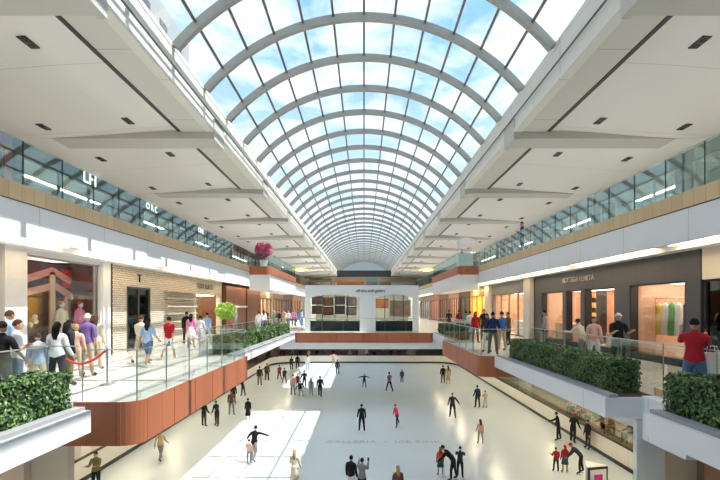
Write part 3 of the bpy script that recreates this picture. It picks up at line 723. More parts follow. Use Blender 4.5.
railing('glass_railing', [(-6.7, 4.0), (-6.7, 8.9), (-6.05, 8.9)], Z2, 1.15, 'clear glass railing behind the near left hedge', postm=STEEL)
railing('glass_railing', [(-6.7, 17.1), (-6.7, 32.3)], Z2, 1.1, 'clear glass railing behind the far left hedges', postm=STEEL)
railing('glass_railing', [(6.7, 25.1), (6.7, 32.3)], Z2, 1.1, 'clear glass railing behind the far right hedge', postm=STEEL)
railing('glass_railing', [(-6.5, 32.5), (6.5, 32.5)], Z2, 1.1, 'clear glass railing across the bridge front', postm=STEEL, panel=1.6)

# level 3 edges
Z3, W3, XS2, XS3 = 11.32, 9.3, 10.5, 14.9
for sg, nm in ((-1, 'left'), (1, 'right')):
    b = MB(); b.box(sg * (W3 + .06), sg * 22, -14, 100, 10.0, Z3); struct('floor', b, BEIGE, '%s upper level floor slab' % nm)
    b = MB(); b.prism([(sg * (W3 - .02), 9.9), (sg * (W3 + .12), 9.9), (sg * (W3 + .12), 10.84), (sg * (W3 - .02), 10.84)], -14, 100)
    struct('trim_%d' % (3 if sg < 0 else 4), b, FASCIA, 'white panelled fascia under the %s upper gallery' % nm)
    b = MB(); b.prism([(sg * (W3 - .06), 10.86), (sg * (W3 + .2), 10.86), (sg * (W3 + .2), 11.32), (sg * (W3 - .06), 11.32)], -14, 100)
    struct('trim_%d' % (5 if sg < 0 else 6), b, TAN, 'tan wood band along the %s upper gallery edge' % nm)
    b = MB(); b.box(sg * (W3 - .03), sg * (W3 + .1), -14, 100, 10.835, 10.862); struct('trim_%d' % (7 if sg < 0 else 8), b, BLACK)
    # soffit over middle level with recess for the cove
    b = MB(); b.box(sg * (W3 + .12), sg * 10.0, -14, 100, 9.98, 10.0); b.box(sg * 10.0, sg * 10.55, -14, 100, 9.82, 9.99)
    struct('ceiling', b, WHITE, '%s soffit above the middle level shops' % nm)
    # cove lamps
    y = -4.6 if sg < 0 else -5.0; first = None; k = 0
    while y < 96:
        if first is None:
            first = empty('cove_light', (sg * 9.75, y, 9.95), label='warm cove light strip under the %s upper gallery edge' % nm, cat='cove light', group='warm cove lights under the %s upper gallery' % nm)
            b = MB(); b.box(-.15, .15, 0, 5.6, 0, .025); b.build('diffuser', COVE, first)
            b = MB(); b.box(-.2, .2, -.05, 5.65, .02, .035); b.build('housing', WHITE, first)
        else: dup(first, (sg * 9.75, y, 9.95))
        y += 6.4
    # outer walls and roof
    b = MB(); b.box(sg * 21.5, sg * 22, -14, 110, -.5, 16.6); struct('wall_%s' % nm, b, BEIGE, '%s outer wall' % nm)
    b = MB(); b.box(sg * 6.55, sg * 22, -14, 110, 16.0, 16.6); struct('roof', b, BEIGE, '%s flat roof beside the glass vault' % nm)
# upper rails
railing('glass_railing', [(-W3, -2), (-W3, 33.9)], 11.32, 1.2, 'greenish glass railing along the upper left gallery, near part', 1.5, GLASS3, postm=BLACK)
railing('glass_railing', [(-W3, 46.9), (-W3, 99)], 11.32, 1.2, 'greenish glass railing along the upper left gallery, far part', 2.0, GLASS3)
railing('glass_railing', [(W3, -2), (W3, 33.9)], 11.32, 1.2, 'greenish glass railing along the upper right gallery, near part', 1.5, GLASS3, postm=BLACK)
railing('glass_railing', [(W3, 46.9), (W3, 99)], 11.32, 1.2, 'greenish glass railing along the upper right gallery, far part', 2.0, GLASS3)
for sg, nm in ((-1, 'left'), (1, 'right')):
    wood_balcony(sg, 7.6, 9.25, 34.0, 46.9, 10.62, 11.3, 'orange-brown wood clad balcony projecting from the upper %s gallery' % nm)
    b = MB(); b.box(sg * 7.62, sg * (W3 - .03), 34.05, 46.8, 9.4, 10.66); struct('trim_%d' % (9 if sg < 0 else 10), b, WHITE, 'white underside box of the upper %s balcony' % nm)
    railing('glass_railing', [(sg * 9.2, 34.1), (sg * 7.68, 34.1), (sg * 7.68, 46.8), (sg * 9.2, 46.8)], 11.3, 1.1, 'glass railing on the upper %s wood balcony' % nm, 1.5, GLASS3)

# ceiling bays
ZC, XI, XSL = 15.5, 6.45, 7.85
for sg, nm in ((-1, 'left'), (1, 'right')):
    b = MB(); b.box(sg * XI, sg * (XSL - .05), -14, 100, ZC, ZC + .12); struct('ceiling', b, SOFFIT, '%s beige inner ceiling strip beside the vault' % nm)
    b = MB(); b.box(sg * XSL, sg * 22, -14, 100, 15.78, 15.95); struct('ceiling', b, TREAD)
    prof = [(XSL + .1, 15.58), (9.5, 15.50), (11.0, 15.38), (12.5, 15.28), (13.8, 15.22), (15.2, 15.22)]
    bays = [18.0 + 8.72 * i - 7.59 for i in range(-2, 11)]
    for i, ya in enumerate(bays):
        yb = ya + 8.72 - 1.13
        b = MB(); pr = [(sg * x, z) for x, z in prof] + [(sg * 15.2, 15.34), (sg * (XSL + .1), 15.70)]
        ys = ya + 1.25 - 1.25
        b.prism(pr, ya, yb + .02)
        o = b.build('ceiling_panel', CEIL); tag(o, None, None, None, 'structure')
        b = MB(); b.box(sg * (XSL - .04), sg * (XSL + .095), ya + .1, yb - .1, 15.475, 15.6)  # black strip paints in the shade of the open ceiling slot
        o = b.build('slot_shade_strip', BLACK); tag(o, 'long black strip painted as the shaded slot in the %s ceiling beside the vault strip' % nm, 'slot shade strip', 'black strips painted as slot shade in the %s ceiling' % nm)
        # beam with flat bottom at z 15.22
        b = MB()
        b.box(sg * XI, sg * 13.4, yb, yb + 1.13, 15.22, 15.74)
        b.box(sg * (XI - .06), sg * (XI + .18), yb - .06, yb + 1.19, 15.17, 16.05)
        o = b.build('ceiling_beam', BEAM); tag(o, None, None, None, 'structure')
        b = MB(); b.box(sg * 13.4, sg * 15.2, yb, yb + 1.13, 15.21, 15.6); o = b.build('ceiling_panel', CEIL); tag(o, None, None, None, 'structure')
    # edge fascia below the vault with rail and brackets
    b = MB(); b.box(sg * XI, sg * (XI + .35), -14, 108, ZC + .1, 16.85); b.box(sg * (XI - .05), sg * (XI + .3), -14, 108, ZC - .02, ZC + .12); b.box(sg * (XI - .015), sg * (XI + .6), -14, 108, 16.74, 16.9)
    struct('trim_%d' % (11 if sg < 0 else 12), b, lines('vault_edge_paint', (.78, .76, .70), 1, 4.6, .04, .7, .6, var=.02), '%s painted edge beam carrying the glass vault' % nm)
    b = MB(); b.tube([(sg * (XI - .1), -14, 16.05), (sg * (XI - .1), 108, 16.05)], .035, 6); struct('trim_%d' % (13 if sg < 0 else 14), b, MULL)

# downlights
first = None
for sg in (-1, 1):
    for i in range(-1, 9):
        for dy in (16.9, 20.6):
            for X in (9.5, 12.9):
                sl = bpy.data.lights.get('downlight_lamp') or bpy.data.lights.new('downlight_lamp', 'SPOT')
                sl.energy = 150; sl.spot_size = R(130); sl.spot_blend = .8; sl.shadow_soft_size = .1; sl.color = (.96, .98, 1)
                so_ = bpy.data.objects.new('downlight_lamp', sl); COL.objects.link(so_); so_.location = (sg * X, dy + 8.72 * i, 15.1 if X > 10 else 15.35)
                y = dy + 8.72 * i
                z = 15.50 if X < 10 else 15.262
                lit = (X > 12 and dy < 18)
                lab = 'small black recessed downlight pair in the %s ceiling bays' % ('left' if sg < 0 else 'right')
                if first is None:
                    first = empty('downlight', (0, 0, 0), cat='ceiling light')
                    b = MB(); b.box(-.13, .13, -.27, .27, -.03, .02); b.build('housing', BLACK, first)
                    for q in (-1, 1):
                        b = MB(); b.lathe((0, q * .13, -.045), [(.09, 0), (.09, .02)], 12); b.build('lens', mat('dark_lens', (.05, .05, .05), .2), first)
                    d = first
                else: d = dup(first)
                d.location = (sg * X, y, z - .005)
                d['label'] = lab; d['group'] = 'downlights in the %s ceiling' % ('left' if sg < 0 else 'right')

# ------------------------------------------------------------------ glass vault
root = empty('window_1', (0, 0, CZ + 3.35), label='barrel vaulted glass skylight with pale ribs above the rink', kind='structure')
RV, HA = 8.48, R(49.6)
b = MB(); n = 36; ro, ri = RV + .02, RV - .27; vs = []; fs = []
for i in range(n + 1):
    a = -HA + 2 * HA * i / n
    for rr, yy in ((ri, -.10), (ri, .10), (ro, .10), (ro, -.10)): vs.append((rr * math.sin(a), yy, rr * math.cos(a)))
for i in range(n):
    for q in range(4): fs.append((i * 4 + q, i * 4 + (q + 1) % 4, i * 4 + 4 + (q + 1) % 4, i * 4 + 4 + q))
b.add(vs, fs); rm = b.mesh('rib', RIB)
yr = 16.957 - 2.757 * 9
while yr < 109:
    o = bpy.data.objects.new('rib', rm); COL.objects.link(o); o.parent = root; o.location = (0, yr, 0); yr += 2.757
b = MB(); b.box(-.045, .045, -10, 109, -.07, .06); mm = b.mesh('mullion', MULL)
for k in range(-5, 6):
    a = R(8.45) * k; o = bpy.data.objects.new('mullion', mm); COL.objects.link(o); o.parent = root
    o.location = ((RV - .02) * math.sin(a), 0, (RV - .02) * math.cos(a)); o.rotation_euler = (0, a, 0)
b = MB(); vs = []; fs = []; n = 24
for i in range(n + 1):
    a = -HA + 2 * HA * i / n
    for yy in (-10, 109): vs.append(((RV + .1) * math.sin(a), yy, (RV + .1) * math.cos(a)))
for i in range(n): fs.append((2 * i, 2 * i + 1, 2 * i + 3, 2 * i + 2))
b.add(vs, fs); o = b.build('glazing', VGLASS, root, smooth=True)
# near end wall (behind camera) and far end wall
b = MB(); b.box(-22, 22, -14.4, -14, -.5, 16.6); b.prism([(-7, 16.5)] + [(RV * math.sin(R(a)), CZ + 3.35 + RV * math.cos(R(a))) for a in range(-49, 50, 7)] + [(7, 16.5)], -10.3, -10.0)
struct('wall_front', b, BEIGE, 'wall behind the viewer closing the near end')
b = MB(); b.box(-9, 9, 100, 100.5, 15.2, 16.7); struct('trim_15', b, mat('dark_beam', (.035, .04, .045), .5), 'dark beam under the far end of the vault')
b = MB(); b.box(-22, 22, 104, 104.4, 0, 16.6); struct('wall_back', b, mat('far_wall', (.50, .44, .36), .7, var=.2, scale=.3), 'far end wall of the mall')
b = MB(); b.prism([(-6.45, 16.6)] + [(RV * math.sin(R(a)), CZ + 3.35 + RV * math.cos(R(a))) for a in range(-49, 50, 7)] + [(6.45, 16.6)], 109.0, 109.1)
struct('window_2', b, mat('far_tympanum', (.55, .60, .62), .4), 'end glazing of the vault')
for (xa, xb, m_, lb) in ((-7.2, .2, mat('far_copper', (.42, .19, .08), .5, var=.2), 'copper brown storefront at the far upper end'), (.4, 3.2, mat('far_slate', (.18, .22, .24), .4, var=.3), 'slate grey storefront at the far upper end, centre'),
                          (3.6, 12.6, mat('far_tan', (.36, .24, .15), .5, var=.35, scale=.8), 'tan brown storefront at the far upper end, right'), (-13, -7.5, mat('far_brown', (.22, .15, .1), .5, var=.3), 'dark brown storefront at the far upper end, left')):
    r_ = empty('storefront', ((xa + xb) / 2, 99, Z3), label=lb, cat='storefront'); w_ = (xb - xa) / 2
    b = MB(); b.box(-w_, w_, 0, .3, 2.6, 3.4); b.build('header', m_, r_)
    for x_ in (-w_, w_ - .3):
        b = MB(); b.box(x_, x_ + .3, 0, .3, 0, 2.6); b.build('pier', m_, r_)
    b = MB(); b.box(-w_ + .3, w_ - .3, .1, .12, 0, 2.6); b.build('window_pane', SHOPG, r_)
    b = MB(); b.box(-w_ + .2, w_ - .2, 2.5, 2.6, 0, 3); b.build('back_wall', m_, r_)
# upper far slab (bridge deck at the far end)
b = MB(); b.box(-9.3, 9.3, 88, 104, 10.2, Z3); struct('floor', b, BEIGE, 'upper level floor at the far end')
b = MB(); b.box(-9.3, 9.3, 87.9, 88, 10.2, 11.5); struct('trim_16', b, TAN, 'tan edge of the far upper floor')
b = MB(); b.box(6.45, 22, 100, 100.3, 9, 16.6); b.box(-22, -6.45, 100, 100.3, 9, 16.6); struct('wall_back', b, BEIGE, 'beige end wall of the upper galleries')

# ------------------------------------------------------------------ the pavilion on the bridge
r_ = empty('gallery_pavilion', (0, 34.5, Z2), label='white pavilion shop with two wide arched windows on the bridge', cat='shop pavilion')
xa, xb = -4.85, 4.5
H = 3.64
b = MB()
b.box(xa, xa + .42, 0, .35, 0, H); b.box(xb - .5, xb, 0, .35, 0, H); b.box(-.35, .95, 0, .35, 0, H)
def arch_header(x0, x1):
    n = 12; pts = [(x0, H), (x0, 2.75)] + [(x0 + (x1 - x0) * i / n, 2.75 + .28 * math.sin(PI * i / n) ** .7 if 0 < i < n else 2.75) for i in range(1, n)] + [(x1, 2.75), (x1, H)]
    for i in range(1, len(pts) - 2):
        (ax, az), (bx, bz) = pts[i], pts[i + 1]
        b.add([(ax, 0, az), (bx, 0, bz), (bx, 0, H), (ax, 0, H), (ax, .35, az), (bx, .35, bz), (bx, .35, H), (ax, .35, H)], [(0, 1, 2, 3), (7, 6, 5, 4), (0, 4, 5, 1), (3, 2, 6, 7)])
arch_header(xa + .42, -.35); arch_header(.95, xb - .5)
b.build('front_wall', mat('pavilion_white', (.82, .84, .85), .4, var=.02), r_)
b = MB(); b.box(xa, xb, 0, 6.6, H, H + .15); b.build('roof', WHITE, r_)
b = MB(); b.box(xa, xb, 6.4, 6.6, 0, H); b.build('back_wall', mat('pavilion_back', (.34, .33, .31), .6, var=.1), r_)
for x_ in (xa, xb - .2):
    b = MB(); b.box(x_, x_ + .2, .35, 6.4, 0, H); b.build('side_wall', WHITE, r_)
for x0, x1 in ((xa + .42, -.35), (.95, xb - .5)):
    b = MB(); b.box(x0, x1, .15, .17, 0, 3.05); b.build('window_pane', glass('pavilion_glass', (.80, .86, .85), .5), r_)
    for q in range(1, 4):
        x = x0 + (x1 - x0) * q / 4; b = MB(); b.box(x - .03, x + .03, .12, .2, 0, 3.0); b.build('mullion', BLACK, r_)
    b = MB(); b.box(x0, x1, .1, .14, 1.02, 1.08); b.build('transom', STEEL, r_)
    b = MB(); b.box(x0, x1, .22, .6, .02, .85); b.build('stall_base', mat('stall_dark', (.05, .06, .07), .4), r_)
b = MB(); b.box(xa + .8, xb - .8, 2.0, 4.5, H - .12, H - .05); b.build('ceiling_lamp', SHOPLAMP, r_)
text('off the wall gallery', (.55, -.03, 3.33), ROT_F, .33, BLACK, 'sign_lettering', r_, .015)
# framed artworks inside
k = 0
words = ['maroon and grey abstract', 'dark red abstract', 'tall charcoal', 'mauve', 'black and rose', 'rust', 'plum', 'grey-violet']
cols = [(.20, .08, .10), (.30, .09, .08), (.08, .07, .08), (.38, .25, .30), (.25, .10, .13), (.35, .14, .08), (.16, .07, .12), (.30, .26, .30)]
for q in range(8):
    X = -4.1 + (q % 4) * 1.0; Zq = 1.75 + (q // 4) * .82 - (.1 if q % 2 else 0)
    a = empty('framed_artwork', (X, 34.5 + 2.0, Z2 + Zq), label='%s framed artwork in the left arched window, %s row %s' % (words[q], ['lower', 'upper'][q // 4], ['far left', 'left', 'right', 'far right'][q % 4]), cat='artwork', group='framed artworks in the pavilion')
    b = MB(); b.box(-.44, .44, 0, .05, -.36, .36); b.build('frame', BLACK, a)
    b = MB(); b.box(-.38, .38, -.01, 0, -.3, .3); b.build('canvas', mat('art_' + str(q), cols[q], .5, var=.7, scale=6), a)
a = empty('framed_artwork', (3.1, 36.2, Z2 + 1.9), label='large pale figure painting in the right arched window', cat='artwork', group='framed artworks in the pavilion')
b = MB(); b.box(-.95, .95, 0, .06, -.75, .75); b.build('frame', mat('white_frame', (.8, .8, .78), .4), a)
b = MB(); b.box(-.85, .85, -.01, 0, -.65, .65); b.build('canvas', mat('art_figure', (.50, .32, .25), .5, var=.5, scale=2.5), a)
a = empty('framed_artwork', (1.6, 37.2, Z2 + 2.3), label='orange-brown landscape painting in the right arched window', cat='artwork', group='framed artworks in the pavilion')
b = MB(); b.box(-.55, .55, 0, .05, -.4, .4); b.build('frame', BLACK, a)
b = MB(); b.box(-.5, .5, -.01, 0, -.35, .35); b.build('canvas', mat('art_land', (.42, .16, .06), .5, var=.5, scale=3), a)

# ------------------------------------------------------------------ shops: middle level
def shop(sg, X, ya, yb, z, H, label, header, inner, panes=2, hh=0.9, pier=.25, depth=3.2, lampm=SHOPLAMP, sign=None, signm=None, door=True, hm=None, framem=BLACK, name='storefront', sz=.34, sy=None, szz=None, group=None, lamp=True, lw=None):
    r_ = empty(name, (sg * X, ya, z), label=label, cat='storefront', group=group)
    L = yb - ya; d = sg * depth
    b = MB(); b.box(0, sg * .25, 0, L, H - hh, H); b.build('header', header, r_)
    for y in (0, L - pier):
        b = MB(); b.box(-sg * .02, sg * .27, y, y + pier, 0, H - hh); b.build('pier', header, r_)
    b = MB(); b.box(d, d + sg * .1, 0, L, 0, H); b.build('back_wall', inner, r_)
    for y in (0, L - .05):
        b = MB(); b.box(sg * .25, d, y, y + .05, 0, H); b.build('side_wall', inner, r_)
    b = MB(); b.box(sg * .25, d, 0, L, H - hh + .1, H - hh + .15); b.build('shop_ceiling', WHITE, r_)
    if lamp:
        b = MB(); b.box(sg * (.6 if lw is None else depth - .5 - lw), sg * (depth - .6 if lw is None else depth - .5), .4, L - .4, H - hh + .06, H - hh + .09); b.build('ceiling_lamp', lampm, r_)
    w = (L - 2 * pier) / panes
    for i in range(panes):
        y0 = pier + w * i
        b = MB(); b.box(sg * .1, sg * .12, y0 + .03, y0 + w - .03, .06, H - hh); b.build('window_pane', SHOPG, r_)
        b = MB(); b.box(sg * .07, sg * .16, y0, y0 + .05, 0, H - hh); b.box(sg * .07, sg * .16, y0 + w - .05, y0 + w, 0, H - hh); b.box(sg * .07, sg * .16, y0, y0 + w, 0, .08); b.box(sg * .07, sg * .16, y0, y0 + w, H - hh - .06, H - hh)
        b.build('window_frame', framem, r_)
    if sign:
        text(sign, (-sg * .03, (L / 2 if sy is None else sy), (H - hh / 2) if szz is None else szz), ROT_L if sg < 0 else ROT_R, sz, signm or WHITE, 'sign_lettering', r_)
    return r_
H2 = 3.84
def ffm(n, c, v=.3, s=3): return mat('shop_' + n, c, .6, var=v, scale=s)
# left side
b = MB(); b.box(-XS2 - .25, -XS2, 8.0, 11.9, Z2, Z2 + H2); struct('wall_left', b, MARBLE, 'pale stone wall at the far left')
b = MB(); b.box(-XS2 - .25, -XS2 + .12, 12.15, 12.95, Z2, Z2 + H2); o = b.build('pilaster', MARBLE); tag(o, 'white marble pilaster left of the mural display window', 'pilaster')
b = MB(); b.box(-XS2 - .35, -XS2 - .1, 11.9, 12.15, Z2, Z2 + H2); struct('trim_17', b, BLACK)
D = shop(-1, XS2, 12.95, 16.75, Z2, H2, 'tall glass display window with dark red mural and mannequins', mat('disp_frame', (.72, .73, .74), .4), ffm('maroon', (.10, .03, .035), .4, 1.5), 1, .18, .05, 2.2, framem=STEEL, lampm=mat('display_lamp', (1, .8, .7), .5, emit=(1, .7, .6), estr=1.2))
b = MB(); b.box(-XS2 - .25, -XS2 + .1, 16.75, 17.25, Z2, Z2 + H2); o = b.build('pilaster', WHITE); tag(o, 'narrow white pilaster right of the mural display window', 'pilaster')
b = MB(); b.box(-XS2 - .3, -XS2 - .02, 17.25, 17.55, Z2, Z2 + H2); struct('trim_18', b, BLACK)
# mural: angular gabled timber picture with red field, built as a shallow relief
mr = empty('display_mural', (-XS2 - 1.15, 14.9, Z2), label='pink and maroon backdrop of gabled beams inside the display window', cat='display backdrop')
b = MB(); b.box(-.05, 0, -1.8, 1.75, 0, 3.6); b.build('backing', ffm('backing', (.07, .03, .035), .5), mr)
PK = mat('mural_pink', (.70, .36, .30), .5, emit=(.70, .36, .30), estr=0.0)
def beam(y0, z0, y1, z1, w=.12):
    b = MB(); d = Vector((0, y1 - y0, z1 - z0)).normalized(); nn = Vector((0, -d.z, d.y)) * w
    p = [Vector((0.02, y0, z0)) - nn, Vector((0.02, y1, z1)) - nn, Vector((.02, y1, z1)) + nn, Vector((.02, y0, z0)) + nn]
    b.add(p + [q + Vector((.06, 0, 0)) for q in p], [(0, 1, 2, 3), (7, 6, 5, 4), (0, 4, 5, 1), (1, 5, 6, 2), (2, 6, 7, 3), (3, 7, 4, 0)]); return b
for a in ((-.7, 2.9, .75, 3.35), (.75, 3.35, 1.7, 3.0), (-.7, 2.45, .6, 2.75), (.85, 2.8, 1.8, 2.4)): beam(*a).build('gable_beam', PK, mr)
beam(.72, 0.2, .72, 3.3, .13).build('post', mat('mural_cream', (.75, .55, .36), .5), mr)
beam(-.65, 0.2, -.65, 2.9, .05).build('post', PK, mr); beam(1.55, 0.2, 1.45, 2.4, .07).build('post', PK, mr)
b = MB(); b.box(.02, .06, 1.25, 1.75, 2.75, 3.45); b.build('red_field', mat('mural_red', (.6, .02, .03), .5), mr)
b = MB(); b.prism([(0, 0), (0, 0)], 0, 0) if False else None
b.box(.09, .2, .75, 1.3, .6, 1.55); b.ball((.14, 1.02, 1.55), .06, .28, .28, 10, 6); b.build('arched_panel', mat('mural_coral', (.62, .17, .12), .5), mr)
b = MB()
for q in range(26): b.ball((.35 + random.uniform(-.15, .15), -1.15 + random.uniform(-.45, .45), 1.75 + random.uniform(-.2, .25)), .09, .09, .09, 6, 4, q % 2)
o = b.build('flower_arrangement', [mat('petal_white', (.8, .75, .70), .6), mat('petal_green', (.30, .36, .16), .6)]); o.location = (-XS2 - 1.05, 14.95, Z2 - .25)
tag(o, 'white and green flower arrangement in the display window', 'flowers')
b = MB(); b.lathe((0, 0, 0), [(.26, 0), (.2, .4), (.2, .8), (.26, .98)], 14); o = b.build('flower_stand', mat('stand_dark', (.08, .03, .03), .5)); o.location = (-XS2 - .7, 13.75, Z2 + .35); tag(o, 'dark stand under the white flowers in the display window', 'stand')
person('mannequin in patterned cream dress beside the coral arch in the window', (-XS2 - .6, 15.4, Z2 + .35), R(-90), 1.85, 'stand2', C['cream'], C['khaki'], legs='dress', hair='y', style='bun', name='mannequin', cat='mannequin', fem=True)
person('mannequin in pink outfit near the right side of the display window', (-XS2 - .6, 16.4, Z2 + .35), R(-90), 1.85, 'stand2', C['pink'], C['peach'], hair='r', style='bun', name='mannequin', cat='mannequin', fem=True)
b = MB(); b.box(-XS2 - 1.1, -XS2 - .25, 13.05, 16.65, Z2, Z2 + .35); o = b.build('display_platform', mat('plat_red', (.35, .12, .08), .5)); tag(o, 'coral display platform under the mannequins', 'platform')

# tile wall shop
r_ = empty('tiled_storefront', (-XS2, 17.55, Z2), label='beige relief-tiled storefront with glass door and black T emblem', cat='storefront')
b = MB(); L = 31.0 - 17.55
b.box(-.3, 0, 0, 1.05, 0, H2); b.box(-.3, 0, 3.05, 8.75, 0, H2); b.box(-.3, 0, 1.05, 3.05, 2.9, H2); b.box(-.3, 0, 8.75, L, 2.85, H2); b.box(-.3, 0, 13.1, L, 0, 2.85)
b.build('tiled_wall', TILE, r_)
b = MB(); b.box(-.1, -.07, 1.1, 2.05, .05, 2.85); b.box(-.1, -.07, 2.12, 3.0, .05, 2.85); b.build('door', glass('door_glass', (.55, .66, .66), 1.3), r_)
b = MB(); b.box(-.12, .02, 1.03, 1.1, 0, 2.9); b.box(-.12, .02, 3.0, 3.07, 0, 2.9); b.box(-.12, .02, 1.03, 3.07, 2.84, 2.92); b.box(-.12, -.02, 2.05, 2.12, 0, 2.85); b.build('door_frame', mat('bronze', (.13, .11, .09), .4, .5), r_)
b = MB(); b.box(-3, -2.9, 0, L, 0, H2); b.build('back_wall', ffm('tealgrey', (.22, .27, .26), .4), r_)
for q in range(6):
    b = MB(); z = .75 + q * .42; b.box(-.02, .22, 4.5, 8.4, z, z + .06); b.build('wall_ledge', mat('ledge_beige', (.56, .48, .38), .5), r_)
text('T', (.03, 2.05, 3.32), ROT_L, .52, BLACK, 'sign_lettering', r_, .03)
text('TORY BURCH', (.03, 10.2, 3.33), ROT_L, .44, BLACK, 'sign_lettering', r_, .006)
b = MB(); b.box(-.06, .0, 8.9, 9.8, .05, 2.8); b.build('window_pane', SHOPG, r_)
b = MB(); b.box(-2.8, -.4, 9, 13, 2.8, 2.83); b.build('ceiling_lamp', SHOPLAMP, r_)
b = MB(); b.box(-2.8, -2.6, 11.2, 13, .8, 2.4); b.build('poster', mat('poster_red', (.45, .10, .08), .5, var=.4), r_)
# green plant at its entrance
pr = empty('potted_tree', (-9.6, 29.2, Z2), label='bushy bright green potted tree beside the tiled storefront', cat='potted tree')
b = MB(); b.lathe((0, 0, 0), [(.26, 0), (.34, .6), (.36, .62)], 16); b.build('pot', mat('pot_grey', (.2, .2, .2), .5), pr)
b = MB(); b.tube([(0, 0, .5), (.03, 0, 1.0), (0, 0, 1.5)], [.05, .04, .03], 7); b.build('trunk', mat('bark', (.18, .11, .06), .8), pr)
vs = []; fs = []; rnd = random.Random(5)
for _ in range(900):
    d = Vector((rnd.gauss(0, 1), rnd.gauss(0, 1), rnd.gauss(0, 1))).normalized(); p = Vector((0, 0, 1.75)) + Vector((d.x * .75, d.y * .75, d.z * .62)) * rnd.uniform(.5, 1)
    t1 = Vector((rnd.gauss(0, 1), rnd.gauss(0, 1), rnd.gauss(0, 1))).normalized(); t2 = t1.orthogonal().normalized(); q = len(vs)
    vs += [p - t1 * .1, p + t2 * .05, p + t1 * .1, p - t2 * .05]; fs.append((q, q + 1, q + 2, q + 3))
me = bpy.data.meshes.new('foliage'); me.from_pydata(vs, [], fs); me.materials.append(mat('lime_leaf', (.25, .42, .05), .5, var=.4)); o = bpy.data.objects.new('foliage', me); COL.objects.link(o); o.parent = pr

# walnut box and further left shops
r_ = empty('walnut_storefront', (-XS2 + .3, 31.1, Z2), label='tall dark walnut wall with a white bar sign on the left gallery', cat='storefront')
b = MB(); b.box(-3, 0, 0, 10.4, 0, 3.6); b.build('wood_wall', DARKWOOD, r_)
b = MB(); b.box(0, .04, 2.2, 5.6, 1.95, 2.1); b.build('sign_bar', WHITE, r_)
b = MB(); b.box(0, .06, 5.3, 5.36, 0, 3.6); b.build('joint_strip', BLACK, r_)
lc = [('tan-walled', (.45, .33, .22)), ('brown-walled', (.24, .15, .10)), ('dark', (.10, .08, .08)), ('copper', (.33, .18, .10)), ('grey', (.25, .25, .26)), ('pale', (.5, .45, .4))]
ys = [41.8, 48.5, 55, 62, 70, 80, 99]
for i, (nm_, c) in enumerate(lc):
    shop(-1, XS2, ys[i], ys[i + 1] - .2, Z2, H2, '%s shop on the far left gallery, %s past the walnut wall' % (nm_, ['first', 'second', 'third', 'fourth', 'fifth', 'last'][i]), ffm('lh' + nm_, tuple(v * .8 for v in c), .2), ffm('l' + nm_, c, .4), 3, .9, .5, lampm=SHOPLAMP)
# right side
b = MB(); b.box(XS2, XS2 + .3, 8, 11.2, Z2, Z2 + H2); struct('wall_right', b, BEIGE, 'beige wall at the near right')
r_ = empty('dark_glass_entry', (XS2, 11.3, Z2), label='dark glass entrance under a beige header at the right edge', cat='storefront')
b = MB(); b.box(0, .3, 0, 1.75, 2.85, H2); b.build('header', BEIGE, r_)
b = MB(); b.box(.12, .14, 0.1, 1.7, 0.05, 2.8); b.build('glass_door', glass('dark_glass', (.35, .42, .42), 1.2), r_)
b = MB(); b.box(.05, .2, 0, .08, 0, 2.85); b.box(.05, .2, 1.67, 1.75, 0, 2.85); b.box(.05, .2, 0, 1.75, 2.78, 2.85); b.build('door_frame', BLACK, r_)
b = MB(); b.box(3, 3.1, 0, 1.75, 0, H2); b.build('back_wall', ffm('dteal', (.06, .09, .09), .4), r_)
r_ = empty('charcoal_storefront', (XS2, 13.1, Z2), label='charcoal panelled luxury storefront with three lit windows', cat='storefront')
b = MB(); L = 25.8 - 13.1
def cut(y0, y1, z): b.box(0, .35, y0, y1, z, H2)
wins = [(.62, 3.5, 2.86), (4.5, 6.9, 2.84), (7.25, 8.75, 2.84), (9.1, 11.75, 2.84)]
prev = 0
for (a, c, zt) in wins:
    b.box(0, .35, prev, a, 0, H2); b.box(0, .35, a, c, zt, H2); prev = c
b.box(0, .35, prev, L, 0, H2)
b.build('charcoal_wall', GREY, r_)
for i, (a, c, zt) in enumerate(wins):
    b = MB(); b.box(.2, .22, a + .05, c - .05, .25, zt - .04); b.build('window_pane', SHOPG, r_)
    b = MB(); b.box(.02, .3, a, a + .06, 0, zt); b.box(.02, .3, c - .06, c, 0, zt); b.box(.02, .3, a, c, 0, .25); b.box(.02, .3, a, c, zt - .05, zt); b.build('window_frame', BLACK, r_)
b = MB(); b.box(3.2, 3.3, 0, L, 0, H2); b.build('back_wall', lines('display_terracotta', (.50, .27, .17), 1, .5, .03, .6, .5, 2, .45, var=.35), r_)
b = MB(); b.box(.35, 3.2, 0, .05, 0, H2); b.box(.35, 3.2, 4.0, 4.05, 0, H2); b.box(.35, 3.2, L - .05, L, 0, H2); b.build('side_wall', ffm('peachw', (.55, .36, .26), .1), r_)
b = MB(); b.box(.35, 3.2, 0, L, 2.98, 3.02); b.build('shop_ceiling', WHITE, r_)
b = MB(); b.box(.8, 2.8, .3, 3.8, 2.92, 2.96); b.box(.8, 2.8, 4.4, L - .4, 2.92, 2.96); b.build('ceiling_lamp', mat('shop_lamp_bright', (1, .9, .75), .5, emit=(1, .78, .58), estr=3.6), r_)
text('BOTTEGA VENETA', (-.03, 7.55 - .0, 3.36), ROT_R, .36, mat('sign_bronze', (.55, .48, .42), .4), 'sign_lettering', r_, .015, 1.0)
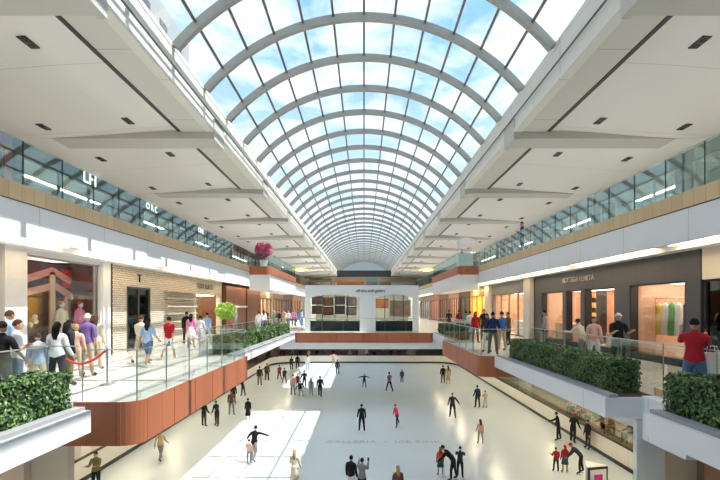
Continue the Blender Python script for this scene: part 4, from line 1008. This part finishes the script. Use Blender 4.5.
# merchandise
sh = empty('display_shelf', (XS2 + .9, 21.1, Z2 + .2), label='backlit orange shelf tower with handbags in the charcoal storefront', cat='shelf')
b = MB(); b.box(.35, .4, -.65, .65, 0, 2.6); b.build('back_panel', mat('orange_panel', (.75, .35, .14), .5, emit=(1, .45, .18), estr=.9), sh)
for q in range(6):
    b = MB(); b.box(-.1, .35, -.65, .65, q * .5, q * .5 + .04); b.build('shelf_board', mat('shelf_peach', (.7, .45, .32), .5), sh)
b = MB(); b.box(-.1, .4, -.7, -.65, 0, 2.6); b.box(-.1, .4, .65, .7, 0, 2.6); b.build('side_panel', BLACK, sh)
bag = empty('handbag', (0, 0, 0), cat='handbag')
b = MB(); b.add([(-.08, -.2, 0), (.08, -.2, 0), (.08, .2, 0), (-.08, .2, 0), (-.05, -.16, .22), (.05, -.16, .22), (.05, .16, .22), (-.05, .16, .22)], [(3, 2, 1, 0), (4, 5, 6, 7), (0, 1, 5, 4), (1, 2, 6, 5), (2, 3, 7, 6), (3, 0, 4, 7)]); b.build('bag_body', mat('leather_brown', (.16, .05, .03), .4), bag, bevel=.01)
b = MB(); b.tube([(0, -.1, .2), (0, -.07, .32), (0, .07, .32), (0, .1, .2)], .012, 6); b.build('handle', mat('leather_brown', (.16, .05, .03), .4), bag)
for q, w_ in enumerate(['lowest', 'second', 'third', 'fourth', 'top']):
    o = bag if q == 0 else dup(bag)
    o.location = (XS2 + 1.0, 21.1, Z2 + .2 + q * .5 + .045); o['label'] = 'brown leather handbag on the %s level of the backlit shelf tower' % w_; o['group'] = 'handbags on the lit shelf'
# hanging garments in big window
for q, (y, c, nm_) in enumerate(((15.35, (.03, .03, .03), 'black'), (15.75, (.72, .70, .66), 'white'), (16.1, (.10, .32, .08), 'green'), (16.45, (.72, .70, .66), 'ivory'), (16.8, (.75, .55, .12), 'yellow'))):
    g_ = empty('hanging_garment', (XS2 + 1.3, y, Z2 + .9), label='%s garment hanging in the large right shop window' % nm_, cat='garment', group='garments in the shop window')
    b = MB(); b.lathe((0, 0, 0), [(.20, 0), (.17, .5), (.14, .9), (.16, 1.15), (.05, 1.27)], 12, sx=.6); b.build('cloth', mat('garment_' + nm_, c, .8), g_, smooth=True)
    b = MB(); b.tube([(0, 0, 1.25), (0, 0, 1.45)], .012, 5); b.build('hanger', STEEL, g_)
b = MB(); b.tube([(XS2 + 1.3, 15.1, Z2 + 2.35), (XS2 + 1.3, 17.0, Z2 + 2.35)], .018, 6); b.tube([(XS2 + 1.3, 15.1, Z2), (XS2 + 1.3, 15.1, Z2 + 2.35)], .018, 6); b.tube([(XS2 + 1.3, 17.0, Z2), (XS2 + 1.3, 17.0, Z2 + 2.35)], .018, 6)
o = b.build('garment_rail', STEEL); tag(o, 'steel garment rail in the large right shop window', 'garment rail')
b = MB(); b.box(XS2 + .6, XS2 + 2.6, 17.8, 19.3, Z2, Z2 + .8); b.box(XS2 + .6, XS2 + 2.6, 22.6, 24.4, Z2, Z2 + 1.1); o = b.build('display_counter', mat('counter_peach', (.68, .45, .33), .4), bevel=.02); tag(o, 'peach display counters inside the charcoal storefront', 'counter')
b = MB(); b.box(10.2, 10.48, 25.9, 26.9, Z2, Z2 + H2); o = b.build('column', mat('col_beige', (.68, .64, .56), .5)); tag(o, 'beige pier between charcoal storefront and bright shop', None, None, 'structure')
shop(1, XS2, 26.95, 34.4, Z2, H2, 'bright open shop with brown posts beyond the charcoal storefront', ffm('greyh', (.20, .21, .22), .2), ffm('tanin', (.50, .30, .17), .5), 4, .85, .2, framem=mat('wood_frame', (.3, .13, .06), .5))
b = MB(); b.box(XS2 + .6, XS2 + 1.4, 28, 31, Z2, Z2 + 1.0); o = b.build('display_counter', WHITE, bevel=.02); tag(o, 'white display counter in the bright shop right', 'counter')
b = MB(); b.box(10.2, 10.48, 34.45, 35.6, Z2, Z2 + H2); o = b.build('column', mat('col_beige', (.68, .64, .56), .5)); tag(o, 'beige pier beside the golden doorway', None, None, 'structure')
shop(1, XS2, 35.7, 41.5, Z2, H2, 'golden lit doorway shop on the right gallery', ffm('goldh', (.45, .34, .10), .2), ffm('goldin', (.62, .40, .14), .4), 3, .8, .3, lampm=mat('lamp_gold', (1, .8, .4), .5, emit=(1, .70, .3), estr=9), framem=mat('wood_frame', (.3, .13, .06), .5))
shop(1, XS2, 41.7, 46.5, Z2, H2, 'dark doorway shop on the far right gallery', ffm('dkh', (.08, .06, .05), .2), ffm('dkin', (.12, .08, .06), .4), 2, .8, .3)
rc = [('peach', (.50, .30, .22)), ('brown', (.25, .14, .10)), ('rose', (.45, .22, .2)), ('grey', (.25, .25, .27)), ('tan', (.45, .35, .25))]
ys = [46.6, 52.5, 59, 67, 78, 99]
for i, (nm_, c) in enumerate(rc):
    shop(1, XS2, ys[i], ys[i + 1] - .2, Z2, H2, '%s shop on the far right gallery, %s past the dark doorway' % (nm_, ['first', 'second', 'third', 'fourth', 'last'][i]), ffm('rh' + nm_, tuple(v * .8 for v in c), .2), ffm('r' + nm_, c, .4), 4, .8, .4)

# ------------------------------------------------------------------ shops: upper level
H3 = 4.05
U = [(-1, [(-2, 8.5, 'dark red', (.22, .02, .03), (.14, .05, .05), None), (8.7, 17.8, 'dark red', (.24, .02, .03), (.12, .07, .07), None), (18, 27.8, 'black', (.03, .03, .035), (.10, .12, .13), 'LH'), (28, 36.5, 'black', (.03, .03, .035), (.10, .12, .12), 'O R O'), (36.7, 47, 'charcoal', (.05, .05, .06), (.14, .15, .16), 'ONE'), (47.2, 62, 'brown', (.16, .12, .09), (.2, .17, .14), None), (62.2, 80, 'grey', (.25, .25, .24), (.25, .24, .22), None), (80.2, 98, 'tan', (.4, .33, .25), (.3, .24, .18), None)]),
     (1, [(-2, 11.5, 'olive grey', (.30, .30, .25), (.30, .29, .24), None), (11.7, 19.5, 'pale green-grey', (.40, .42, .37), (.36, .36, .31), None), (19.7, 27, 'slate', (.22, .25, .28), (.28, .34, .36), None), (27.2, 36.5, 'steel blue', (.20, .24, .28), (.26, .33, .36), None), (36.7, 47, 'brown', (.18, .11, .08), (.2, .15, .12), None), (47.2, 62, 'pale', (.4, .38, .34), (.3, .28, .25), None), (62.2, 80, 'rose grey', (.35, .27, .25), (.25, .24, .22), None), (80.2, 98, 'tan', (.4, .33, .25), (.3, .24, .18), None)])]
for sg, L_ in U:
    for i, (a, c, nm_, hc, ic, sgn) in enumerate(L_):
        shop(sg, XS3, a, c, Z3, H3, '%s fronted shop on the upper %s gallery, %s' % (nm_, 'left' if sg < 0 else 'right', ['nearest and out of reach', 'second along', 'third along', 'fourth along', 'fifth beside the wood balcony', 'sixth along', 'seventh along', 'farthest'][i]),
             ffm('u%s%d' % ('l' if sg < 0 else 'r', i), hc, .2), ffm('ui%s%d' % ('l' if sg < 0 else 'r', i), ic, .5, 1.5), 4, .75, .4, 3.0, sign=sgn, signm=mat('white_sign_lamp', (.9, .9, .9), .4, emit=(1, 1, 1), estr=1.5), sz=(.95 if sgn == 'LH' else .6), sy={'LH': 4.8, 'O R O': 1.5, 'ONE': 1.6}.get(sgn), szz=3.62,
             framem=BLACK if sg < 0 else mat('pale_frame', (.5, .5, .46), .4), lamp=(i < 6), lampm=mat('upper_shop_lamp', (1, .9, .8), .5, emit=(1, .95, .88), estr=5), lw=.22)
# pink blossom tree and white kiosk on upper balconies
pt = empty('blossom_tree', (-8.4, 35.2, Z3 + .1), label='round pink blossom tree on the upper left wood balcony', cat='blossom tree')
b = MB(); b.lathe((0, 0, 0), [(.28, 0), (.36, .45), (.36, .5)], 14); b.build('pot', WHITE, pt)
b = MB(); b.tube([(0, 0, .4), (.04, 0, .7), (0, 0, 1.0)], [.06, .05, .04], 7); b.build('trunk', mat('bark', (.18, .11, .06), .8), pt)
vs = []; fs = []; ms = []; rnd = random.Random(3)
for _ in range(1500):
    d = Vector((rnd.gauss(0, 1), rnd.gauss(0, 1), rnd.gauss(0, 1))).normalized(); p = Vector((0, 0, 1.38)) + Vector((d.x * .75, d.y * .75, d.z * .68)) * rnd.uniform(.6, 1)
    t1 = Vector((rnd.gauss(0, 1), rnd.gauss(0, 1), rnd.gauss(0, 1))).normalized(); t2 = t1.orthogonal().normalized(); q = len(vs)
    vs += [p - t1 * .08, p + t2 * .08, p + t1 * .08, p - t2 * .08]; fs.append((q, q + 1, q + 2, q + 3)); ms.append(rnd.randint(0, 2) if p.z > 1.7 else rnd.randint(0, 1))
me = bpy.data.meshes.new('blossom'); me.from_pydata(vs, [], fs)
for m_ in (mat('petal_pink', (.75, .20, .33), .6), mat('petal_hot', (.62, .06, .20), .6), mat('petal_pale', (.85, .62, .62), .6)): me.materials.append(m_)
me.polygons.foreach_set('material_index', ms); o = bpy.data.objects.new('blossom', me); COL.objects.link(o); o.parent = pt
kt = empty('kiosk', (8.4, 35.0, Z3 + .1), label='white kiosk with curved top on the upper right wood balcony', cat='kiosk')
b = MB(); b.box(-.6, .6, -.4, .4, 0, 1.0); b.build('counter', WHITE, kt, bevel=.03)
for q in (-1, 1):
    b = MB(); b.box(q * .58 - .03, q * .58 + .03, -.3, -.24, 1, 1.9); b.build('post', WHITE, kt)
b = MB(); b.prism([(-.7, 1.9)] + [(-.7 * math.cos(PI * i / 8), 1.95 + .35 * math.sin(PI * i / 8)) for i in range(9)] + [(.7, 1.9)], -.4, .4); b.build('canopy', WHITE, kt)
# gold round ceiling lamps
gl = None
for (X, Y, Z, rr, lab) in ((-10.2, 46, 9.72, .95, 'gold round ceiling lamp under the upper left gallery'), (10.2, 39.5, 9.72, 1.2, 'gold round ceiling lamp over the golden doorway right'),
                       (-12.2, 80, 15.0, 1.5, 'gold round ceiling lamp at the far upper left'), (12.0, 80, 15.0, 1.5, 'gold round ceiling lamp at the far upper right')):
    g_ = empty('round_ceiling_lamp', (X, Y, Z), label=lab, cat='ceiling lamp')
    b = MB(); b.lathe((0, 0, 0), [(rr * .9, 0), (rr, .05), (rr, .16), (rr * .85, .2)], 24); b.build('shade', GOLD, g_)
    b = MB(); b.lathe((0, 0, -.02), [(rr * .5, 0), (rr * .5, .03)], 20); b.build('diffuser', LAMP, g_)

# ------------------------------------------------------------------ smaller things
# rope stanchions
st = empty('rope_stanchion', (-6.6, 10.8, Z2), label='steel rope stanchion at the right end of the red rope', cat='stanchion', group='rope stanchions by the display window')
b = MB(); b.lathe((0, 0, 0), [(.17, 0), (.17, .02), (.05, .05)], 18); b.build('base', STEEL, st)
b = MB(); b.tube([(0, 0, .04), (0, 0, .95)], .025, 10); b.build('pole', STEEL, st)
b = MB(); b.lathe((0, 0, .95), [(.035, 0), (.05, .02), (.035, .05), (.01, .07)], 12); b.build('finial', STEEL, st)
dup(st, (-7.55, 10.25, Z2), label='steel rope stanchion at the left end of the red rope')
b = MB(); p0 = Vector((-6.62, 10.8, Z2 + .9)); p1 = Vector((-7.53, 10.25, Z2 + .9)); b.tube([p0.lerp(p1, i / 12) - Vector((0, 0, .32 * math.sin(PI * i / 12))) for i in range(13)], .03, 8)
o = b.build('velvet_rope', mat('rope_red', (.5, .02, .04), .7)); tag(o, 'red velvet rope sagging between the two steel stanchions', 'rope')
# totem sign on the ice edge
tt = empty('sign_totem', (8.25, 15.0, 0), R(12), label='white freestanding sign totem with a pink square in a black frame', cat='sign')
b = MB(); b.add([(-.45, -.12, .0), (.45, -.12, 0), (0, .5, 0), (-.45, -.12, 2.35), (.45, -.12, 2.35), (0, .5, 2.35)], [(0, 2, 1), (3, 4, 5), (0, 1, 4, 3), (1, 2, 5, 4), (2, 0, 3, 5)]); b.build('body', WHITE, tt)
b = MB(); b.box(-.40, .40, -.15, -.121, .9, 2.33); b.build('frame', BLACK, tt)
b = MB(); b.box(-.33, .33, -.16, -.151, 1.0, 2.25); b.build('poster', mat('poster_white', (.8, .8, .82), .4), tt)
b = MB(); b.box(-.17, .17, -.168, -.161, 1.72, 2.08); b.build('pink_square', mat('magenta', (.65, .03, .25), .4), tt)
b = MB(); b.box(-.2, .2, -.168, -.161, 1.45, 1.5); b.box(-.2, .2, -.168, -.161, 1.32, 1.36); b.build('text_bar', mat('dark_bar', (.15, .12, .2), .4), tt)
# phones and bags
def phone(loc, label, rz=0):
    b = MB(); b.box(-.038, .038, -.005, .005, -.075, .075); o = b.build('phone', BLACK); o.location = loc; o.rotation_euler = (0, 0, rz); tag(o, label, 'phone')
for J_, rz, lb in ((JA[1], R(-10), 'black phone held up by the skater in grey jacket'), (JB[1], R(-35), 'black phone held by the man in dark red shirt')):
    v = J_['hdR']; phone((v.x, v.y, v.z + .07), lb, rz)
v = JC[1]['hdL']
hb = empty('shoulder_bag', (v.x, v.y, v.z - .36), label='small dark bag hanging from the hand of the woman in red top', cat='bag')
b = MB(); b.box(-.06, .06, -.12, .12, 0, .2); b.build('bag_body', mat('leather_black', (.03, .02, .02), .4), hb, bevel=.01)
b = MB(); b.tube([(0, -.1, .2), (0, -.02, .36), (0, .02, .36), (0, .1, .2)], .008, 5); b.build('strap', mat('leather_black', (.03, .02, .02), .4), hb)
def paper_bag(loc, c, label, rz=0, h=.42):
    e = empty('shopping_bag', loc, rz, label=label, cat='shopping bag')
    b = MB(); b.box(-.17, .17, -.07, .07, 0, h); b.build('bag_body', mat('bag_%d' % int(c[1] * 99), c, .6), e)
    for q in (-1, 1):
        b = MB(); b.tube([(-.08, q * .06, h), (-.06, q * .04, h + .14), (.06, q * .04, h + .14), (.08, q * .06, h)], .006, 5); b.build('handle', WHITE, e)
paper_bag((6.95, 8.75, Z2 + .42), (.12, .50, .42), 'teal shopping bag beside the man in dark red, left one', R(-20), .5)
paper_bag((7.38, 8.9, Z2 + .38), (.15, .58, .48), 'teal and white shopping bag beside the man in dark red, right one', R(10), .5)
paper_bag((7.15, 8.62, Z2 + .62), (.82, .84, .86), 'white shopping bag held by the man in dark red', R(-10), .44)
b = MB(); b.box(6.85, 7.55, 8.5, 9.05, Z2 + .02, Z2 + .38); o = b.build('bench', mat('bench_grey', (.3, .3, .3), .5), bevel=.02); tag(o, 'low grey bench under the teal shopping bags', 'bench')

# ------------------------------------------------------------------ lower level sides
for sg, nm in ((-1, 'left'), (1, 'right')):
    b = MB(); b.box(sg * 19.2, sg * 19.4, -10, 68, 0, 5.1); struct('wall_%s' % nm, b, mat('lower_wall', (.42, .28, .19), .6, var=.35, scale=.5), '%s brown wall behind the rink seating' % nm)
    b = MB(); b.box(sg * 7.0, sg * 22, -14, 68, 5.02, 5.1); struct('ceiling', b, BEIGE, '%s soffit above the lower level' % nm)
# stands at right
for q in range(3):
    b = MB(); X = 14.6 + q * 1.3
    b.box(X, X + 1.3, 12, 42, 0, .38 * (q + 1)); struct('stand_step', b, mat('step_stone', (.36, .30, .25), .6, var=.2), 'stepped seating tier on the right lower level')
first = None
for q, (X, Y, zz) in enumerate([(14.8, 16, .38), (14.8, 20, .38), (14.8, 24, .38), (14.8, 28, .38), (16.1, 17, .76), (16.1, 22, .76), (16.1, 27, .76), (16.1, 32, .76)]):
    if first is None:
        first = empty('bench', (X, Y, zz), cat='bench', label='brown bench on the right stands nearest the viewer, front tier', group='benches on the right stands')
        b = MB(); b.box(0, .45, 0, 2.6, .38, .44); b.build('seat', mat('bench_orange', (.42, .20, .10), .5), first, bevel=.01)
        for y in (.2, 2.3):
            b = MB(); b.box(.05, .4, y, y + .08, 0, .38); b.build('leg', BLACK, first)
    else: dup(first, (X, Y, zz), label='brown bench on the %s tier of the right stands, %s from the near end' % ('front' if X < 15 else 'rear', ['', 'second', 'third', 'fourth', 'first', 'second', 'third', 'fourth'][q]))
tb = empty('serving_counter', (14.1, 18.5, 0), label='long orange-brown topped counter behind the right boards', cat='counter')
b = MB(); b.box(-.5, .5, -1.9, 1.9, 1.95, 2.05); b.build('countertop', mat('counter_orange', (.62, .28, .12), .4), tb, bevel=.02)
b = MB(); b.box(-.4, .4, -1.8, 1.8, 0, 1.95); b.build('base', mat('counter_base', (.30, .24, .20), .5, var=.3, scale=6), tb)
for i, (x, y, a, b_) in enumerate(((15.0, 21.0, 'peach', 'dark'), (15.0, 23.5, 'dark', 'grey'), (15.0, 25.2, 'tan', 'khaki'), (15.0, 28.6, 'orange', 'dark'), (15.0, 30.0, 'white', 'jeans'), (16.35, 22.6, 'brown', 'dark'), (16.35, 28.0, 'grey', 'black'))):
    person('spectator in %s seated on the %s tier of the right stands%s' % ({'peach': 'peach', 'dark': 'charcoal', 'tan': 'tan', 'orange': 'orange', 'white': 'white', 'brown': 'brown', 'grey': 'grey'}[a], 'front' if x < 16 else 'rear', ''),
           (x, y, .38 if x < 16 else .76), R(90), 1.7, 'sit', C[a], C[b_], hair='kbk'[i % 3], group='spectators on the right stands', name='spectator')
# glass above the right boards
railing('glass_railing', [(WI + .35, 11), (WI + .35, 52)], 1.0, 1.0, 'clear glass screen behind the right rink boards', 2.4, glass('board_glass', (.85, .84, .78), .5), railm=BLACK)
# lower columns near
for sg, nm in ((-1, 'left'), (1, 'right')):
    r0 = 6.05
    b = MB(); b.box(sg * 6.0, sg * 6.62, 9.235, 9.36, 0, 5.5); struct('column', b, mat('col_grey', (.76, .79, .79), .35), 'pale grey column under the near %s planter' % nm) if sg > 0 else None
    if sg < 0:
        b = MB(); b.box(-7.0, -6.55, 9.3, 9.6, 0, 3.4); struct('column', b, mat('col_blue', (.45, .55, .65), .3), 'pale blue glass-faced column below the near left planter')
    b = MB(); b.box(sg * 6.62, sg * 7.45, 9.4, 9.6, 0, 5.1)
    struct('wall_%s' % nm, b, mat('lower_tan', (.62, .52, .42), .5, var=.04), 'tan wall panel below the near %s planter' % nm)
    b = MB(); b.box(sg * 7.45, sg * 11.5, 9.2, 9.6, 0, 5.1)
    struct('wall_%s' % nm, b, mat('lower_brown' if sg > 0 else 'lower_tan2', (.30, .18, .12) if sg > 0 else (.55, .45, .36), .5, var=.06), 'brown wall panel below the near %s planter' % nm)
for (X, Y, w_) in ((13.6, 35.5, .38), (13.6, 50, .38), (-13.6, 35.5, .38), (-13.6, 20, .38)):
    b = MB(); b.box(X - w_, X + w_, Y - w_, Y + w_, 0, 5.05); o = b.build('column', WHITE); tag(o, None, None, None, 'structure')
# lower level lamps; the row over the seating is added to brighten the stands
first = None
for sg in (-1, 1):
    for Xl, Y in [(10.2, y_) for y_ in (8, 14, 20, 26, 32, 38, 44, 50, 56)] + [(16.2, y_) for y_ in (12, 18, 24, 30, 36)]:
        nm = 'left' if sg < 0 else 'right'
        if first is None:
            first = empty('ceiling_panel_light', (sg * 10.2, Y, 5.0), cat='ceiling light'); b = MB(); b.box(-.3, .3, -.9, .9, 0, .02); b.build('diffuser', mat('low_lamp', (1, .85, .6), .5, emit=(1, .80, .55), estr=26), first)
            b = MB(); b.box(-.34, .34, -.94, .94, .005, .03); b.build('frame', WHITE, first); d = first
        else: d = dup(first, (sg * Xl, Y, 5.0))
        w_ = 'edge of the ice' if Xl < 12 else 'seating, added to brighten it'
        d['label'] = 'warm ceiling panel lamp above the %s %s' % (nm, w_); d['group'] = 'ceiling panel lamps over the %s %s' % (nm, w_)

# ------------------------------------------------------------------ outside building seen through the vault
bd = empty('office_building', (-35, 37, -5), label='white office block with rows of windows outside the glass vault', cat='building')
b = MB(); b.box(-10, 10, -25, 23, 0, 50.6); b.build('wall', mat('office_white', (.30, .31, .33), .6, var=.03), bd)
pane = None
b = MB(); b.box(10, 10.08, -.9, .9, 0, 1.6); pm = b.mesh('window', mat('office_window', (.06, .08, .11), .15))
for fl_ in range(9):
    for k in range(11):
        o = bpy.data.objects.new('window', pm); COL.objects.link(o); o.parent = bd; o.location = (0, -22.5 + k * 4.2, 48.0 - fl_ * 3.6 - 1.2)

# ------------------------------------------------------------------ light
sun = bpy.data.lights.new('sun', 'SUN'); sun.energy = 4.6; sun.angle = R(.35); sun.color = (1, .97, .91)
so = bpy.data.objects.new('sun', sun); COL.objects.link(so); so.rotation_euler = (0, R(30), 0); so.location = (40, 20, 60)
wd = bpy.data.worlds.new('world'); SC.world = wd; wd.use_nodes = True; nt = wd.node_tree; nt.nodes.clear(); N = nt.nodes.new; L = nt.links.new
out = N('ShaderNodeOutputWorld'); bg = N('ShaderNodeBackground'); L(bg.outputs[0], out.inputs[0])
tc = N('ShaderNodeTexCoord'); sp = N('ShaderNodeSeparateXYZ'); L(tc.outputs['Generated'], sp.inputs[0])
# project the direction on a cloud plane
mxz = N('ShaderNodeMath'); mxz.operation = 'MAXIMUM'; mxz.inputs[1].default_value = .12; L(sp.outputs[2], mxz.inputs[0])
dx = N('ShaderNodeMath'); dx.operation = 'DIVIDE'; L(sp.outputs[0], dx.inputs[0]); L(mxz.outputs[0], dx.inputs[1])
dy = N('ShaderNodeMath'); dy.operation = 'DIVIDE'; L(sp.outputs[1], dy.inputs[0]); L(mxz.outputs[0], dy.inputs[1])
cb = N('ShaderNodeCombineXYZ'); L(dx.outputs[0], cb.inputs[0]); L(dy.outputs[0], cb.inputs[1])
n1 = N('ShaderNodeTexNoise'); n1.inputs['Scale'].default_value = 2.1; n1.inputs['Detail'].default_value = 7; n1.inputs['Roughness'].default_value = .58; n1.inputs['Distortion'].default_value = .4; L(cb.outputs[0], n1.inputs['Vector'])
rp = N('ShaderNodeValToRGB'); L(n1.outputs['Fac'], rp.inputs[0]); rp.color_ramp.elements[0].position = .42; rp.color_ramp.elements[0].color = (0, 0, 0, 1); rp.color_ramp.elements[1].position = .62
mx = N('ShaderNodeMix'); mx.data_type = 'RGBA'; L(rp.outputs[0], mx.inputs[0]); mx.inputs[6].default_value = (.26, .52, .86, 1); mx.inputs[7].default_value = (1.0, 1.0, 1.0, 1)
hz = N('ShaderNodeMapRange'); hz.inputs['From Min'].default_value = 0.0; hz.inputs['From Max'].default_value = .55; hz.inputs['To Min'].default_value = 1; hz.inputs['To Max'].default_value = 0; L(sp.outputs[2], hz.inputs[0])
m3 = N('ShaderNodeMix'); m3.data_type = 'RGBA'; L(hz.outputs[0], m3.inputs[0]); L(mx.outputs[2], m3.inputs[6]); m3.inputs[7].default_value = (.82, .90, .94, 1)
L(m3.outputs[2], bg.inputs[0]); bg.inputs[1].default_value = .9
vs_ = SC.view_settings
SC.display_settings.display_device = 'sRGB'
vs_.view_transform = 'Standard'; vs_.look = 'None'; vs_.gamma = 1; vs_.use_curve_mapping = False
vs_.exposure = 0.72
